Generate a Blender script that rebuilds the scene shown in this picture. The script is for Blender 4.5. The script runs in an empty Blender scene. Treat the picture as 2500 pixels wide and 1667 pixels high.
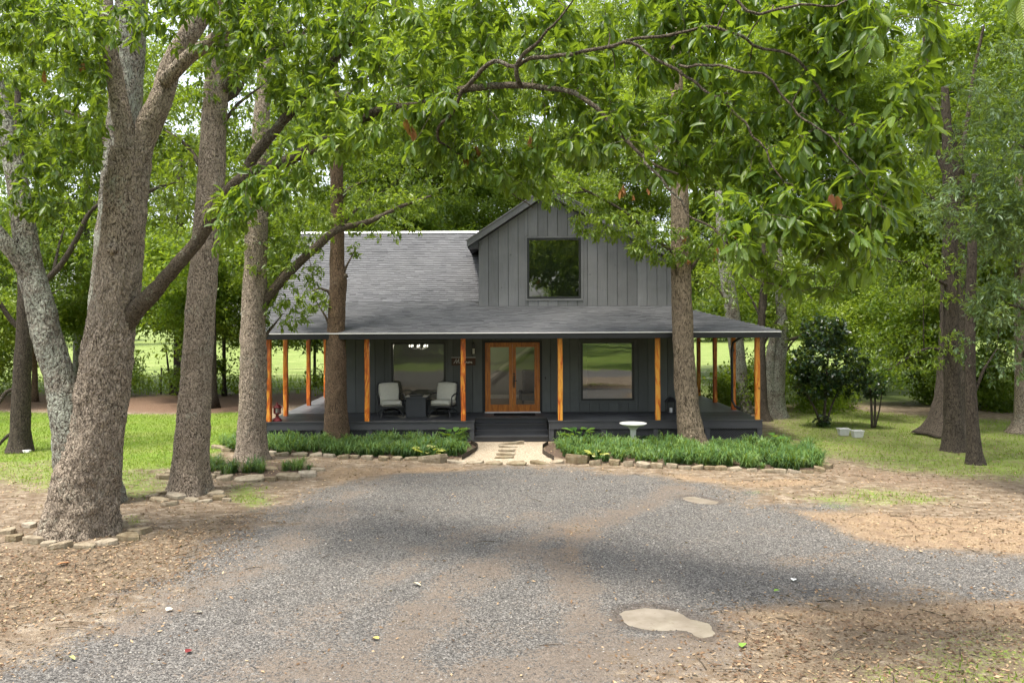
import bpy, bmesh, math, random
import numpy as np
from mathutils import Vector, Matrix, noise as mnoise

rng = np.random.default_rng(7)
random.seed(7)
PI = math.pi

# ------------------------------------------------------------------ camera, sky, sun, exposure
F, CX, HY, CH, ROLL = 2100.0, 1232.0, 774.0, 3.55, 0.0045
scene = bpy.context.scene
COL = scene.collection
cam_d = bpy.data.cameras.new('camera')
cam = bpy.data.objects.new('camera', cam_d); COL.objects.link(cam)
cam.location = (0, 0, CH)
cam.rotation_euler = (PI / 2, ROLL, 0)
cam_d.sensor_width = 36.0
cam_d.lens = F / 2500 * 36
cam_d.shift_x = (1250 - CX) / 2500
cam_d.shift_y = -(833.5 - HY) / 2500
cam_d.clip_end = 2000
scene.camera = cam

SUN_EL, SUN_AZ = math.radians(71), math.radians(-128)     # azimuth from +Y towards +X
world = bpy.data.worlds.new('World'); scene.world = world
world.use_nodes = True
wn, wl = world.node_tree.nodes, world.node_tree.links
wn.clear()
wo = wn.new('ShaderNodeOutputWorld'); wb = wn.new('ShaderNodeBackground')
sky = wn.new('ShaderNodeTexSky'); sky.sky_type = 'NISHITA'; sky.sun_disc = False
sky.sun_elevation = SUN_EL; sky.sun_rotation = SUN_AZ
sky.air_density = 1.0; sky.dust_density = 3.0; sky.ozone_density = 1.0
# thin bright cloud over the whole sky
hs = wn.new('ShaderNodeHueSaturation'); hs.inputs['Saturation'].default_value = 0.38; hs.inputs['Value'].default_value = 1.25
wl.new(sky.outputs[0], hs.inputs['Color'])
wl.new(hs.outputs[0], wb.inputs['Color'])
wb.inputs['Strength'].default_value = 0.15
wl.new(wb.outputs[0], wo.inputs[0])

sun_d = bpy.data.lights.new('sun', 'SUN')
sun_d.energy = 2.6; sun_d.angle = math.radians(9.0); sun_d.color = (1.0, 0.94, 0.84)
sun = bpy.data.objects.new('sun', sun_d); COL.objects.link(sun)
sdir = Vector((math.sin(SUN_AZ) * math.cos(SUN_EL), math.cos(SUN_AZ) * math.cos(SUN_EL), math.sin(SUN_EL)))
sun.rotation_euler = sdir.to_track_quat('Z', 'Y').to_euler()
sun.location = (10, 10, 40)

vs = scene.view_settings
vs.view_transform = 'Standard'; vs.look = 'None'; vs.gamma = 1.0; vs.use_curve_mapping = False
vs.exposure = 1.34
scene.render.engine = 'CYCLES'
scene.cycles.use_denoising = True
scene.cycles.max_bounces = 6
scene.cycles.diffuse_bounces = 3
scene.cycles.use_adaptive_sampling = True
scene.cycles.adaptive_threshold = 0.02
scene.cycles.glossy_bounces = 3
scene.cycles.transmission_bounces = 4
scene.cycles.transparent_max_bounces = 6
scene.cycles.sample_clamp_indirect = 6.0
scene.cycles.caustics_reflective = False
scene.cycles.caustics_refractive = False

# ------------------------------------------------------------------ photograph -> place (real distances)
K = 2500.0 / 2352.0
def W(px, py, Y):
    u = px - ROLL * (py - HY); v = py + ROLL * (px - CX)
    return Vector(((u - CX) / F * Y, Y, CH - (v - HY) / F * Y))
def G(px, py):
    v = py + ROLL * (px - CX)
    Y = F * CH / (v - HY)
    p = W(px, py, Y); p.z = 0
    return p
def D(dx, dy, Y): return W(dx * K, dy * K, Y)
def GD(dx, dy): return G(dx * K, dy * K)

# ------------------------------------------------------------------ helpers
class MB:
    """collects vertices and faces, builds one mesh object"""
    def __init__(s): s.v = []; s.f = []; s.n = 0; s.t = []
    def add(s, verts, faces, tint=None):
        verts = np.asarray(verts, dtype=np.float64).reshape(-1, 3)
        s.v.append(verts)
        for f in faces: s.f.append([i + s.n for i in f])
        s.n += len(verts)
        s.t.append(np.full(len(verts), 0.5 if tint is None else tint))
    def box(s, x0, x1, y0, y1, z0, z1, tint=None):
        s.add([(x0,y0,z0),(x1,y0,z0),(x1,y1,z0),(x0,y1,z0),(x0,y0,z1),(x1,y0,z1),(x1,y1,z1),(x0,y1,z1)],
              [(0,3,2,1),(4,5,6,7),(0,1,5,4),(1,2,6,5),(2,3,7,6),(3,0,4,7)], tint)
    def prism(s, poly, y0, y1, tint=None):
        """poly: (x,z) points counter-clockwise seen from -Y"""
        n = len(poly)
        v = [(x, y0, z) for x, z in poly] + [(x, y1, z) for x, z in poly]
        f = [tuple(range(n)), tuple(range(2*n-1, n-1, -1))]
        for i in range(n):
            j = (i+1) % n
            f.append((i, i+n, j+n, j))
        s.add(v, f, tint)
    def slab(s, poly, z0, z1, tint=None):
        n = len(poly)
        v = [(x, y, z0) for x, y in poly] + [(x, y, z1) for x, y in poly]
        f = [tuple(range(n-1, -1, -1)), tuple(range(n, 2*n))]
        for i in range(n):
            j = (i+1) % n
            f.append((i, j, j+n, i+n))
        s.add(v, f, tint)
    def bar(s, a, b, w, h=None, tint=None):
        a = Vector(a); b = Vector(b); h = h or w
        d = (b - a).normalized()
        up = Vector((0,0,1)) if abs(d.z) < .95 else Vector((0,1,0))
        r = d.cross(up).normalized(); u = r.cross(d)
        vs_ = []
        for p in (a, b):
            for sx, sy in ((-1,-1),(1,-1),(1,1),(-1,1)):
                vs_.append(p + r*sx*w/2 + u*sy*h/2)
        s.add(vs_, [(0,1,2,3),(7,6,5,4),(0,4,5,1),(1,5,6,2),(2,6,7,3),(3,7,4,0)], tint)
    def tube(s, pts, rad, n=8, cap=True, fn=None, tint=None):
        pts = [Vector(p) for p in pts]; m = len(pts)
        ang = np.arange(n) * 2*PI/n
        ca, sa = np.cos(ang), np.sin(ang)
        ref = Vector((1,0,0)); V = []
        for i, p in enumerate(pts):
            d = (pts[min(i+1,m-1)] - pts[max(i-1,0)])
            d = d.normalized() if d.length > 1e-9 else Vector((0,0,1))
            a = ref - d * ref.dot(d)
            if a.length < 1e-3:
                a = Vector((0,1,0)) - d * d.y
            a.normalize(); b = d.cross(a); ref = a
            r = np.full(n, rad[i] if hasattr(rad, '__len__') else rad)
            if fn is not None: r = r * fn(i, ang, p)
            A = np.array(a); B = np.array(b)
            V.append(np.array(p) + (ca*r)[:,None]*A + (sa*r)[:,None]*B)
        faces = []
        for i in range(m-1):
            o = i*n
            for k in range(n):
                k2 = (k+1) % n
                faces.append((o+k, o+k2, o+n+k2, o+n+k))
        if cap:
            faces.append(tuple(range(n-1,-1,-1))); faces.append(tuple((m-1)*n + k for k in range(n)))
        s.add(np.concatenate(V), faces, tint)
    def lathe(s, prof, c, n=24, tint=None):
        """prof: list of (r,z); c centre"""
        V = []
        for r, z in prof:
            for k in range(n):
                a = 2*PI*k/n
                V.append((c[0]+r*math.cos(a), c[1]+r*math.sin(a), c[2]+z))
        f = []
        for i in range(len(prof)-1):
            for k in range(n):
                k2 = (k+1) % n
                f.append((i*n+k, i*n+k2, (i+1)*n+k2, (i+1)*n+k))
        f.append(tuple(range(n-1,-1,-1))); f.append(tuple((len(prof)-1)*n+k for k in range(n)))
        s.add(V, f, tint)
    def mesh(s, name, mat, smooth=False):
        me = bpy.data.meshes.new(name)
        V = np.concatenate(s.v) if s.v else np.zeros((0,3))
        me.from_pydata(V.tolist() if len(V) < 0 else [tuple(p) for p in V], [], s.f)
        if mat: me.materials.append(mat)
        a = me.attributes.new('tint', 'FLOAT', 'POINT'); a.data.foreach_set('value', np.concatenate(s.t).astype(np.float32))
        if smooth: me.polygons.foreach_set('use_smooth', [True]*len(me.polygons))
        me.update()
        return me
    def build(s, name, mat, parent=None, smooth=False):
        return link(name, s.mesh(name, mat, smooth), parent)

def raw_mesh(name, V, faces_flat, nper, mat, tint=None, smooth=False):
    """fast mesh from numpy arrays; every face has nper corners"""
    me = bpy.data.meshes.new(name)
    nv = len(V); nf = len(faces_flat)//nper
    me.vertices.add(nv); me.vertices.foreach_set('co', np.ascontiguousarray(V, dtype=np.float32).ravel())
    me.loops.add(len(faces_flat)); me.loops.foreach_set('vertex_index', np.ascontiguousarray(faces_flat, dtype=np.int32))
    me.polygons.add(nf)
    me.polygons.foreach_set('loop_start', np.arange(nf, dtype=np.int32)*nper)
    me.polygons.foreach_set('loop_total', np.full(nf, nper, dtype=np.int32))
    if smooth: me.polygons.foreach_set('use_smooth', np.ones(nf, dtype=bool))
    if tint is not None:
        a = me.attributes.new('tint', 'FLOAT', 'POINT'); a.data.foreach_set('value', np.ascontiguousarray(tint, dtype=np.float32))
    if mat: me.materials.append(mat)
    me.update(calc_edges=True); me.validate()
    return me
def link(name, me, parent=None):
    o = bpy.data.objects.new(name, me); COL.objects.link(o)
    if parent: o.parent = parent
    return o
def tag(o, label=None, cat=None, group=None, kind=None):
    if label: o['label'] = label
    if cat: o['category'] = cat
    if group: o['group'] = group
    if kind: o['kind'] = kind
    return o
def thing(name, label, cat, loc=(0,0,0), group=None, rz=0):
    o = bpy.data.objects.new(name, None); COL.objects.link(o)
    o.location = loc; o.rotation_euler = (0,0,rz); o.empty_display_size = .2
    return tag(o, label, cat, group)
def put(o, parent):
    """parent keeping world placement (parent has no rotation/scale)"""
    o.parent = parent; o.location = o.location - parent.location
    return o
def soft_box(sx, sy, sz, bev, seg=3, puff=0.0):
    """rounded box bmesh centred at the origin, optionally puffed"""
    bm = bmesh.new(); bmesh.ops.create_cube(bm, size=1)
    for v in bm.verts: v.co = Vector((v.co.x*sx, v.co.y*sy, v.co.z*sz))
    bmesh.ops.subdivide_edges(bm, edges=bm.edges[:], cuts=3, use_grid_fill=True)
    if puff:
        for v in bm.verts:
            fx = 1-(2*v.co.x/sx)**2; fy = 1-(2*v.co.y/sy)**2; fz = 1-(2*v.co.z/sz)**2
            if abs(v.co.z) > sz*.49: v.co.z += math.copysign(puff*fx*fy, v.co.z)
            if abs(v.co.y) > sy*.49: v.co.y += math.copysign(puff*fx*fz*.6, v.co.y)
            if abs(v.co.x) > sx*.49: v.co.x += math.copysign(puff*fy*fz*.6, v.co.x)
    sharp = [e for e in bm.edges if len(e.link_faces) == 2 and e.calc_face_angle() > .9]
    bmesh.ops.bevel(bm, geom=sharp, offset=bev, segments=seg, affect='EDGES', profile=.6)
    return bm
def bm_obj(name, bm, mat, parent=None, smooth=True):
    me = bpy.data.meshes.new(name); bm.to_mesh(me); bm.free()
    me.materials.append(mat)
    if smooth: me.polygons.foreach_set('use_smooth', [True]*len(me.polygons))
    return link(name, me, parent)

# lattice noise in numpy
_tab = rng.random((8, 256, 256))
def vnoise(x, y, k=0):
    x = np.asarray(x, float); y = np.asarray(y, float)
    xi = np.floor(x).astype(int); yi = np.floor(y).astype(int)
    fx = x-xi; fy = y-yi; fx = fx*fx*(3-2*fx); fy = fy*fy*(3-2*fy)
    T = _tab[k]; a = T[xi&255, yi&255]; b = T[(xi+1)&255, yi&255]; c = T[xi&255,(yi+1)&255]; d = T[(xi+1)&255,(yi+1)&255]
    return (a*(1-fx)+b*fx)*(1-fy)+(c*(1-fx)+d*fx)*fy
def fbm(x, y, k=0):
    return .5*vnoise(x,y,k)+.27*vnoise(x*2.1+7,y*2.1,k+1)+.15*vnoise(x*4.3,y*4.3+3,k+2)+.08*vnoise(x*9.1,y*9.1,k+3)
def sdist(X, Y, poly):
    """signed distance to polygon, positive inside"""
    X = np.asarray(X, float); Y = np.asarray(Y, float)
    P = np.asarray([(p[0], p[1]) for p in poly]); n = len(P)
    d = np.full(X.shape, 1e9); ins = np.zeros(X.shape, bool)
    for i in range(n):
        a = P[i]; b = P[(i+1) % n]; e = b-a
        t = np.clip(((X-a[0])*e[0]+(Y-a[1])*e[1])/(e@e+1e-12), 0, 1)
        d = np.minimum(d, np.hypot(X-a[0]-t*e[0], Y-a[1]-t*e[1]))
        c = ((a[1] > Y) != (b[1] > Y))
        with np.errstate(divide='ignore', invalid='ignore'):
            xx = (b[0]-a[0])*(Y-a[1])/(b[1]-a[1]+1e-15)+a[0]
        ins ^= c & (X < xx)
    return np.where(ins, d, -d)
def sstep(a, b, x):
    t = np.clip((x-a)/(b-a), 0, 1); return t*t*(3-2*t)

# ------------------------------------------------------------------ materials
def nodes(name):
    m = bpy.data.materials.new(name); m.use_nodes = True
    nt = m.node_tree; nt.nodes.clear()
    out = nt.nodes.new('ShaderNodeOutputMaterial')
    return m, nt, out
class N:
    def __init__(s, nt): s.nt = nt
    def __call__(s, t, **kw):
        n = s.nt.nodes.new('ShaderNode'+t)
        for k, v in kw.items(): setattr(n, k, v)
        return n
    def l(s, a, b): s.nt.links.new(a, b)
    def coord(s, scale=(1,1,1), kind='Object'):
        tc = s('TexCoord'); mp = s('Mapping'); mp.inputs['Scale'].default_value = scale
        s.l(tc.outputs[kind], mp.inputs[0]); return mp.outputs[0]
    def noise(s, vec, scale, detail=4, rough=.55, dist=0):
        n = s('TexNoise'); n.inputs['Scale'].default_value = scale; n.inputs['Detail'].default_value = detail
        n.inputs['Roughness'].default_value = rough; n.inputs['Distortion'].default_value = dist
        s.l(vec, n.inputs['Vector']); return n
    def voro(s, vec, scale, feature='F1', rnd=1):
        n = s('TexVoronoi', feature=feature); n.inputs['Scale'].default_value = scale; n.inputs['Randomness'].default_value = rnd
        s.l(vec, n.inputs['Vector']); return n
    def ramp(s, fac, stops, interp='LINEAR'):
        r = s('ValToRGB'); cr = r.color_ramp; cr.interpolation = interp
        while len(cr.elements) > 1: cr.elements.remove(cr.elements[-1])
        cr.elements[0].position = stops[0][0]; cr.elements[0].color = col4(stops[0][1])
        for p, c in stops[1:]:
            e = cr.elements.new(p); e.color = col4(c)
        s.l(fac, r.inputs[0]); return r.outputs[0]
    def mix(s, fac, a, b, mode='MIX'):
        m = s('MixRGB', blend_type=mode)
        for i, x in zip((0,1,2), (fac, a, b)):
            if hasattr(x, 'links'): s.l(x, m.inputs[i])
            else: m.inputs[i].default_value = x if i == 0 else col4(x)
        return m.outputs[0]
    def math(s, op, a, b=0.0, clamp=False):
        m = s('Math', operation=op, use_clamp=clamp)
        for i, x in zip((0,1), (a, b)):
            if hasattr(x, 'links'): s.l(x, m.inputs[i])
            else: m.inputs[i].default_value = x
        return m.outputs[0]
    def mapr(s, x, a, b, c=0.0, d=1.0):
        m = s('MapRange', clamp=True)
        s.l(x, m.inputs[0])
        for i, q in zip((1,2,3,4), (a,b,c,d)): m.inputs[i].default_value = q
        return m.outputs[0]
    def bump(s, h, strength, dist, prev=None):
        b = s('Bump'); b.inputs['Strength'].default_value = strength; b.inputs['Distance'].default_value = dist
        s.l(h, b.inputs['Height'])
        if prev is not None: s.l(prev, b.inputs['Normal'])
        return b.outputs[0]
    def bsdf(s, out, col, rough=.6, normal=None, spec=.5, metal=0.0):
        p = s('BsdfPrincipled')
        if hasattr(col, 'links'): s.l(col, p.inputs['Base Color'])
        else: p.inputs['Base Color'].default_value = col4(col)
        if hasattr(rough, 'links'): s.l(rough, p.inputs['Roughness'])
        else: p.inputs['Roughness'].default_value = rough
        p.inputs['Specular IOR Level'].default_value = spec
        p.inputs['Metallic'].default_value = metal
        if normal is not None: s.l(normal, p.inputs['Normal'])
        if out is not None: s.l(p.outputs[0], out.inputs[0])
        return p
def col4(c):
    if isinstance(c, (int, float)): return (c, c, c, 1)
    return tuple(c) if len(c) == 4 else (c[0], c[1], c[2], 1)

def m_plain(name, col, rough=.6, var=.25, scale=6, spec=.4, metal=0, bump=0):
    m, nt, out = nodes(name); n = N(nt)
    v = n.coord((1,1,1)); nz = n.noise(v, scale, 5)
    c = n.mix(nz.outputs[0], tuple(x*(1-var) for x in col), tuple(min(1, x*(1+var)) for x in col))
    nb = n.bump(n.noise(v, scale*8, 4).outputs[0], bump, .01) if bump else None
    n.bsdf(out, c, rough, nb, spec, metal)
    return m
def m_paint_wood(name, col, axis=2, rough=.6, var=.25):
    """painted rough-sawn board, grain along an axis, shade per board"""
    m, nt, out = nodes(name); n = N(nt)
    sc = [14,14,14]; sc[axis] = .7
    v = n.coord(tuple(sc)); g = n.noise(v, 3, 6, .65)
    v2 = n.coord((1,1,1)); dirt = n.noise(v2, 1.3, 5, .6)
    oi = n('ObjectInfo')
    c = n.mix(g.outputs[0], tuple(x*(1-var) for x in col), tuple(x*(1+var) for x in col))
    c = n.mix(n.math('MULTIPLY', n.mapr(dirt.outputs[0], .45, .75), .35), c, tuple(min(1, x*1.6+.012) for x in col))
    sh = n.mapr(oi.outputs['Random'], 0, 1, .82, 1.15)
    hsv = n('HueSaturation'); n.l(c, hsv.inputs['Color']); n.l(sh, hsv.inputs['Value'])
    knot = n.voro(n.coord((1,1,1)), 2.3)
    kk = n.math('MULTIPLY', n.mapr(knot.outputs['Distance'], .07, .035), .55)
    c2 = n.mix(kk, hsv.outputs[0], tuple(x*.35 for x in col))
    n.bsdf(out, c2, rough, n.bump(g.outputs[0], .5, .004), .35)
    return m
def m_bark(name, light, dark, lichen=None, sc=9.0, stretch=.35, disp=.03, lich_amt=.5):
    m, nt, out = nodes(name); n = N(nt)
    v = n.coord((1,1,stretch))
    wob = n.noise(v, sc*.6, 3)
    vadd = n('VectorMath', operation='MULTIPLY_ADD'); n.l(wob.outputs['Color'], vadd.inputs[0])
    vadd.inputs[1].default_value = (.14,.14,.14); n.l(v, vadd.inputs[2])
    vo = n.voro(vadd.outputs[0], sc*2.3, 'DISTANCE_TO_EDGE')
    fine = n.noise(vadd.outputs[0], sc*2.6, 3, .6); fine2 = n.noise(v, sc*8, 3, .6)
    ridge = n.math('ADD', n.math('MULTIPLY', n.mapr(vo.outputs['Distance'], .0, .22), .45), n.math('MULTIPLY', n.mapr(fine.outputs[0], .38, .62), .55))
    h = n.math('ADD', n.math('MULTIPLY', ridge, .82), n.math('MULTIPLY', fine2.outputs[0], .32))
    c = n.ramp(h, [(.26, dark), (.52, tuple(a_*.5+b_*.5 for a_, b_ in zip(light, dark))), (.86, light)])
    big = n.noise(n.coord((1,1,1)), 1.6, 4)
    c = n.mix(n.math('MULTIPLY', n.mapr(big.outputs[0], .4, .7), .35), c, tuple(x*.6 for x in light))
    tone = n.noise(n.coord((1,1,.5)), 3.2, 5, .65)
    c = n.mix(n.math('MULTIPLY', n.mapr(tone.outputs[0], .42, .68), .5), c, n.mix(.6, c, tuple((x*.5+y*.5)*.62 for x, y in zip(light, dark))))
    if lichen:
        ln = n.noise(n.coord((1,1,1)), 2.2, 8, .72); l2 = n.noise(n.coord((1,1,1)), 22, 5, .7)
        f = n.math('MULTIPLY', n.mapr(n.math('ADD', ln.outputs[0], n.math('MULTIPLY', l2.outputs[0], .6)), 1.0-lich_amt*.45, 1.12-lich_amt*.45), n.mapr(ridge, .1, .7))
        c = n.mix(n.math('MULTIPLY', f, .85), c, lichen)
    n.bsdf(out, c, .9, n.bump(h, .9, disp), .2)
    return m
def m_leaf(name, dark, mid, light, trans=.42, rough=.42, vein=False, obj_random=False, spec=.5, inst=False):
    m, nt, out = nodes(name); n = N(nt)
    if obj_random: t = n('ObjectInfo').outputs['Random']
    else: t = n('Attribute', attribute_name='tint').outputs['Fac']
    if inst:
        ia = n('Attribute', attribute_name='itint', attribute_type='INSTANCER')
        t = n.math('ADD', n.math('MULTIPLY', t, .6), n.math('SUBTRACT', ia.outputs['Fac'], .3), True)
    c = n.ramp(t, [(0, dark), (.55, mid), (.97, light)])
    nrm = None
    if vein:
        tc = n('TexCoord')
        sx = n('SeparateXYZ'); n.l(tc.outputs['Object'], sx.inputs[0])
        ax = n.math('ABSOLUTE', sx.outputs[1])
        ph = n.math('SUBTRACT', n.math('MULTIPLY', sx.outputs[0], 75), n.math('MULTIPLY', ax, 60))
        w = n.math('SINE', ph)
        rib = n.mapr(ax, .012, .0)
        c = n.mix(n.math('MULTIPLY', rib, .55), c, (.22,.30,.09))
        nrm = n.bump(w, .35, .02)
    p = n.bsdf(None, c, rough, nrm, spec)
    tr = n('BsdfTranslucent'); tcx = n.mix(.55, c, (.30,.42,.03)); n.l(n.mix(1.0, tcx, (1.25,1.2,.8), 'MULTIPLY'), tr.inputs[0])
    ms = n('MixShader'); ms.inputs[0].default_value = trans
    n.l(p.outputs[0], ms.inputs[1]); n.l(tr.outputs[0], ms.inputs[2]); n.l(ms.outputs[0], out.inputs[0])
    return m

M = {}
M['leaf_near'] = m_leaf('oak_leaf_green', (.038,.080,.010), (.082,.152,.018), (.18,.25,.032), .48, .42, spec=.45)
M['leaf_big'] = m_leaf('oak_leaf_veined', (.046,.090,.012), (.092,.165,.020), (.18,.25,.035), .48, .40, spec=.5, vein=True, obj_random=True)
M['leaf_mid'] = m_leaf('tree_leaf_green', (.044,.084,.011), (.098,.168,.019), (.21,.275,.033), .46, .38)
M['leaf_back'] = m_leaf('woodland_leaf', (.032,.062,.009), (.085,.145,.016), (.20,.265,.035), .45, .5)
M['leaf_wood'] = m_leaf('wood_clump_leaf', (.040,.076,.011), (.105,.175,.020), (.24,.31,.045), .5, .45, inst=True)
M['leaf_cool'] = m_leaf('blue_green_leaf', (.032,.068,.026), (.070,.125,.050), (.15,.22,.10), .35, .45)
M['leaf_dark'] = m_leaf('dark_glossy_leaf', (.008,.022,.010), (.016,.040,.016), (.035,.07,.028), .18, .3)
M['leaf_brown'] = m_leaf('dead_leaf_brown', (.16,.05,.015), (.30,.10,.03), (.42,.20,.07), .3, .7)
M['liriope'] = m_leaf('liriope_blade', (.026,.066,.020), (.066,.145,.042), (.17,.26,.09), .3, .45, spec=.4)
M['hosta'] = m_leaf('hosta_leaf', (.04,.11,.02), (.07,.17,.03), (.12,.24,.05), .35, .4)
M['varieg'] = m_leaf('variegated_leaf', (.34,.38,.08), (.55,.55,.16), (.75,.73,.38), .3, .45)
M['grass'] = m_leaf('lawn_blade', (.065,.11,.012), (.14,.22,.022), (.27,.33,.055), .45, .55)
M['bark_oak'] = m_bark('oak_bark', (.47,.385,.295), (.046,.034,.024), (.38,.39,.31), 11.5, .55, .04, .25)
M['bark_lichen'] = m_bark('lichen_bark', (.34,.30,.24), (.034,.028,.022), (.36,.38,.31), 10, .6, .035, .62)
M['bark_brown'] = m_bark('brown_bark', (.185,.125,.078), (.035,.023,.015), (.22,.2,.15), 13, .4, .02, .1)
M['bark_tan'] = m_bark('tan_ridged_bark', (.34,.265,.185), (.045,.033,.022), None, 10, .35, .03)
M['bark_dark'] = m_bark('dark_bark', (.105,.085,.065), (.02,.016,.012), (.2,.21,.17), 13, .4, .02, .1)
M['bark_limb'] = m_bark('limb_bark', (.15,.12,.085), (.028,.021,.015), (.24,.26,.19), 12, .8, .025, .3)
M['stone'] = None
M['charcoal'] = m_plain('charcoal_trim_paint', (.016,.0165,.018), .5, .2, 4)
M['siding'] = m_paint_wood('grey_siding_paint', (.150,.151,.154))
M['siding_shaded'] = m_paint_wood('grey_siding_paint_shaded', (.078,.084,.082))  # siding paint darkened so the colour carries the porch shade
M['deckpaint'] = m_paint_wood('grey_deck_paint_lit', (.15,.15,.16), 1, .42)  # side decks lightened to hold the sky sheen; front boards stay darker
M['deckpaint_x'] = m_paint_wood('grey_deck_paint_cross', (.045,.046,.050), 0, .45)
M['skirt'] = m_paint_wood('dark_deck_skirt', (.055,.056,.060), 0)  # one even darker tone for the skirt boards
M['black'] = m_plain('black_metal', (.015,.015,.016), .4, .2, 10, .5)
M['white'] = m_plain('white_paint', (.74,.73,.70), .55, .08, 8)
M['drip'] = m_plain('pale_metal_edge', (.62,.62,.63), .4, .1, 8)
M['cushion'] = m_plain('pale_grey_cushion', (.56,.545,.46), .9, .1, 12, .2, 0, .3)
M['tablefab'] = m_plain('charcoal_table_panel', (.05,.053,.056), .6, .2, 6)
M['red'] = m_plain('dark_red_enamel', (.16,.018,.02), .4, .3, 10)
M['white_glass'] = m_plain('frosted_glass', (.55,.54,.5), .35, .1, 10)
M['concrete'] = m_plain('cast_concrete', (.56,.56,.53), .85, .18, 14, .3, 0, .4)
M['interior'] = m_plain('interior_wall_paint', (.42,.43,.42), .7, .05, 3)
M['floorwood'] = m_plain('interior_floor', (.25,.18,.12), .5, .2, 5)
M['darkfab'] = m_plain('dark_grey_upholstery', (.14,.145,.14), .9, .2, 10)
M['signwood'] = m_plain('dark_sign_wood', (.055,.026,.015), .6, .3, 9)
M['mat'] = m_plain('black_doormat', (.012,.012,.013), .95, .3, 30, .1)
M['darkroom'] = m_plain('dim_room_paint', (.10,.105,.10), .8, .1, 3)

def mat_stone():
    m, nt, out = nodes('field_stone'); n = N(nt)
    v = n.coord((1,1,1)); oi = n('ObjectInfo')
    nz = n.noise(v, 9, 7, .65); n2 = n.noise(v, 40, 4, .6)
    c = n.ramp(nz.outputs[0], [(.25,(.17,.12,.075)),(.5,(.36,.29,.19)),(.75,(.50,.44,.33))])
    hsv = n('HueSaturation'); n.l(c, hsv.inputs['Color'])
    n.l(n.mapr(oi.outputs['Random'],0,1,.50,.92), hsv.inputs['Value'])
    n.l(n.mapr(oi.outputs['Random'],0,1,1.15,.75), hsv.inputs['Saturation'])
    ms = n.noise(v, 3.5, 6, .7)
    c2 = n.mix(n.math('MULTIPLY', n.mapr(ms.outputs[0], .55,.7), .5), hsv.outputs[0], (.15,.16,.07))
    h = n.math('ADD', nz.outputs[0], n.math('MULTIPLY', n2.outputs[0], .4))
    n.bsdf(out, c2, .9, n.bump(h, .8, .02), .25); return m
M['stone'] = mat_stone()
def mat_cedar():
    m, nt, out = nodes('cedar_post_wood'); n = N(nt)
    v = n.coord((1,1,.22)); oi = n('ObjectInfo')
    off = n('VectorMath', operation='ADD'); n.l(v, off.inputs[0])
    cmb = n('CombineXYZ'); n.l(n.math('MULTIPLY', oi.outputs['Random'], 37), cmb.inputs[2]); n.l(cmb.outputs[0], off.inputs[1])
    nz = n.noise(off.outputs[0], 9, 4, .6, 1.2); st = n.noise(off.outputs[0], 40, 4, .6)
    f = n.math('ADD', nz.outputs[0], n.math('MULTIPLY', n.math('SUBTRACT', oi.outputs['Random'], .5), .16))
    c = n.ramp(f, [(.36,(.80,.40,.065)),(.47,(.72,.24,.024)),(.55,(.52,.085,.009)),(.66,(.24,.028,.006))])
    c = n.mix(.25, c, n.ramp(st.outputs[0], [(.3,(.45,.09,.01)),(.7,(.85,.36,.05))]))
    vk = n.coord((1,1,.6)); ko = n('VectorMath', operation='ADD'); n.l(vk, ko.inputs[0]); n.l(cmb.outputs[0], ko.inputs[1])
    kn = n.voro(ko.outputs[0], 4.2)
    c = n.mix(n.mapr(kn.outputs['Distance'], .16, .09), c, (.09,.02,.008))
    n.bsdf(out, c, .38, n.bump(st.outputs[0], .25, .006), .5); return m
M['cedar'] = mat_cedar()
def mat_door():
    m, nt, out = nodes('stained_door_wood'); n = N(nt)
    v = n.coord((1,1,.15)); nz = n.noise(v, 16, 5, .6, .8)
    c = n.ramp(nz.outputs[0], [(.3,(.22,.06,.008)),(.5,(.40,.125,.014)),(.7,(.52,.19,.026))])
    n.bsdf(out, c, .35, n.bump(nz.outputs[0], .15, .004), .5); return m
M['door'] = mat_door()
def mat_glass(name, refl, tintc):
    m, nt, out = nodes(name); n = N(nt)
    tr = n('BsdfTransparent'); tr.inputs[0].default_value = col4(tintc)
    gl = n('BsdfGlossy'); gl.inputs['Roughness'].default_value = 0.0; gl.inputs[0].default_value = (.9,.92,.9,1)
    wv = n.noise(n.coord((1,1,1)), 1.1, 2)
    n.l(n.bump(wv.outputs[0], .03, .05), gl.inputs['Normal'])
    fr = n('Fresnel'); fr.inputs[0].default_value = 1.5
    ms = n('MixShader'); n.l(n.math('ADD', fr.outputs[0], refl, True), ms.inputs[0])
    n.l(tr.outputs[0], ms.inputs[1]); n.l(gl.outputs[0], ms.inputs[2]); n.l(ms.outputs[0], out.inputs[0]); return m
M['glass_up'] = mat_glass('upper_window_glass', .16, (.75,.8,.76))
M['glass'] = mat_glass('coated_window_glass', .05, (.75,.8,.76))
M['glass_strong'] = mat_glass('mirror_coated_window_glass', .20, (.5,.54,.5))
M['glass_clear'] = mat_glass('door_glass', .02, (.88,.9,.88))
def mat_emit(name, col, s):
    m, nt, out = nodes(name); n = N(nt)
    e = n('Emission'); e.inputs[0].default_value = col4(col); e.inputs[1].default_value = s
    n.l(e.outputs[0], out.inputs[0]); return m
M['bulb'] = mat_emit('lit_bulb', (1,.93,.8), 2.0)
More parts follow.
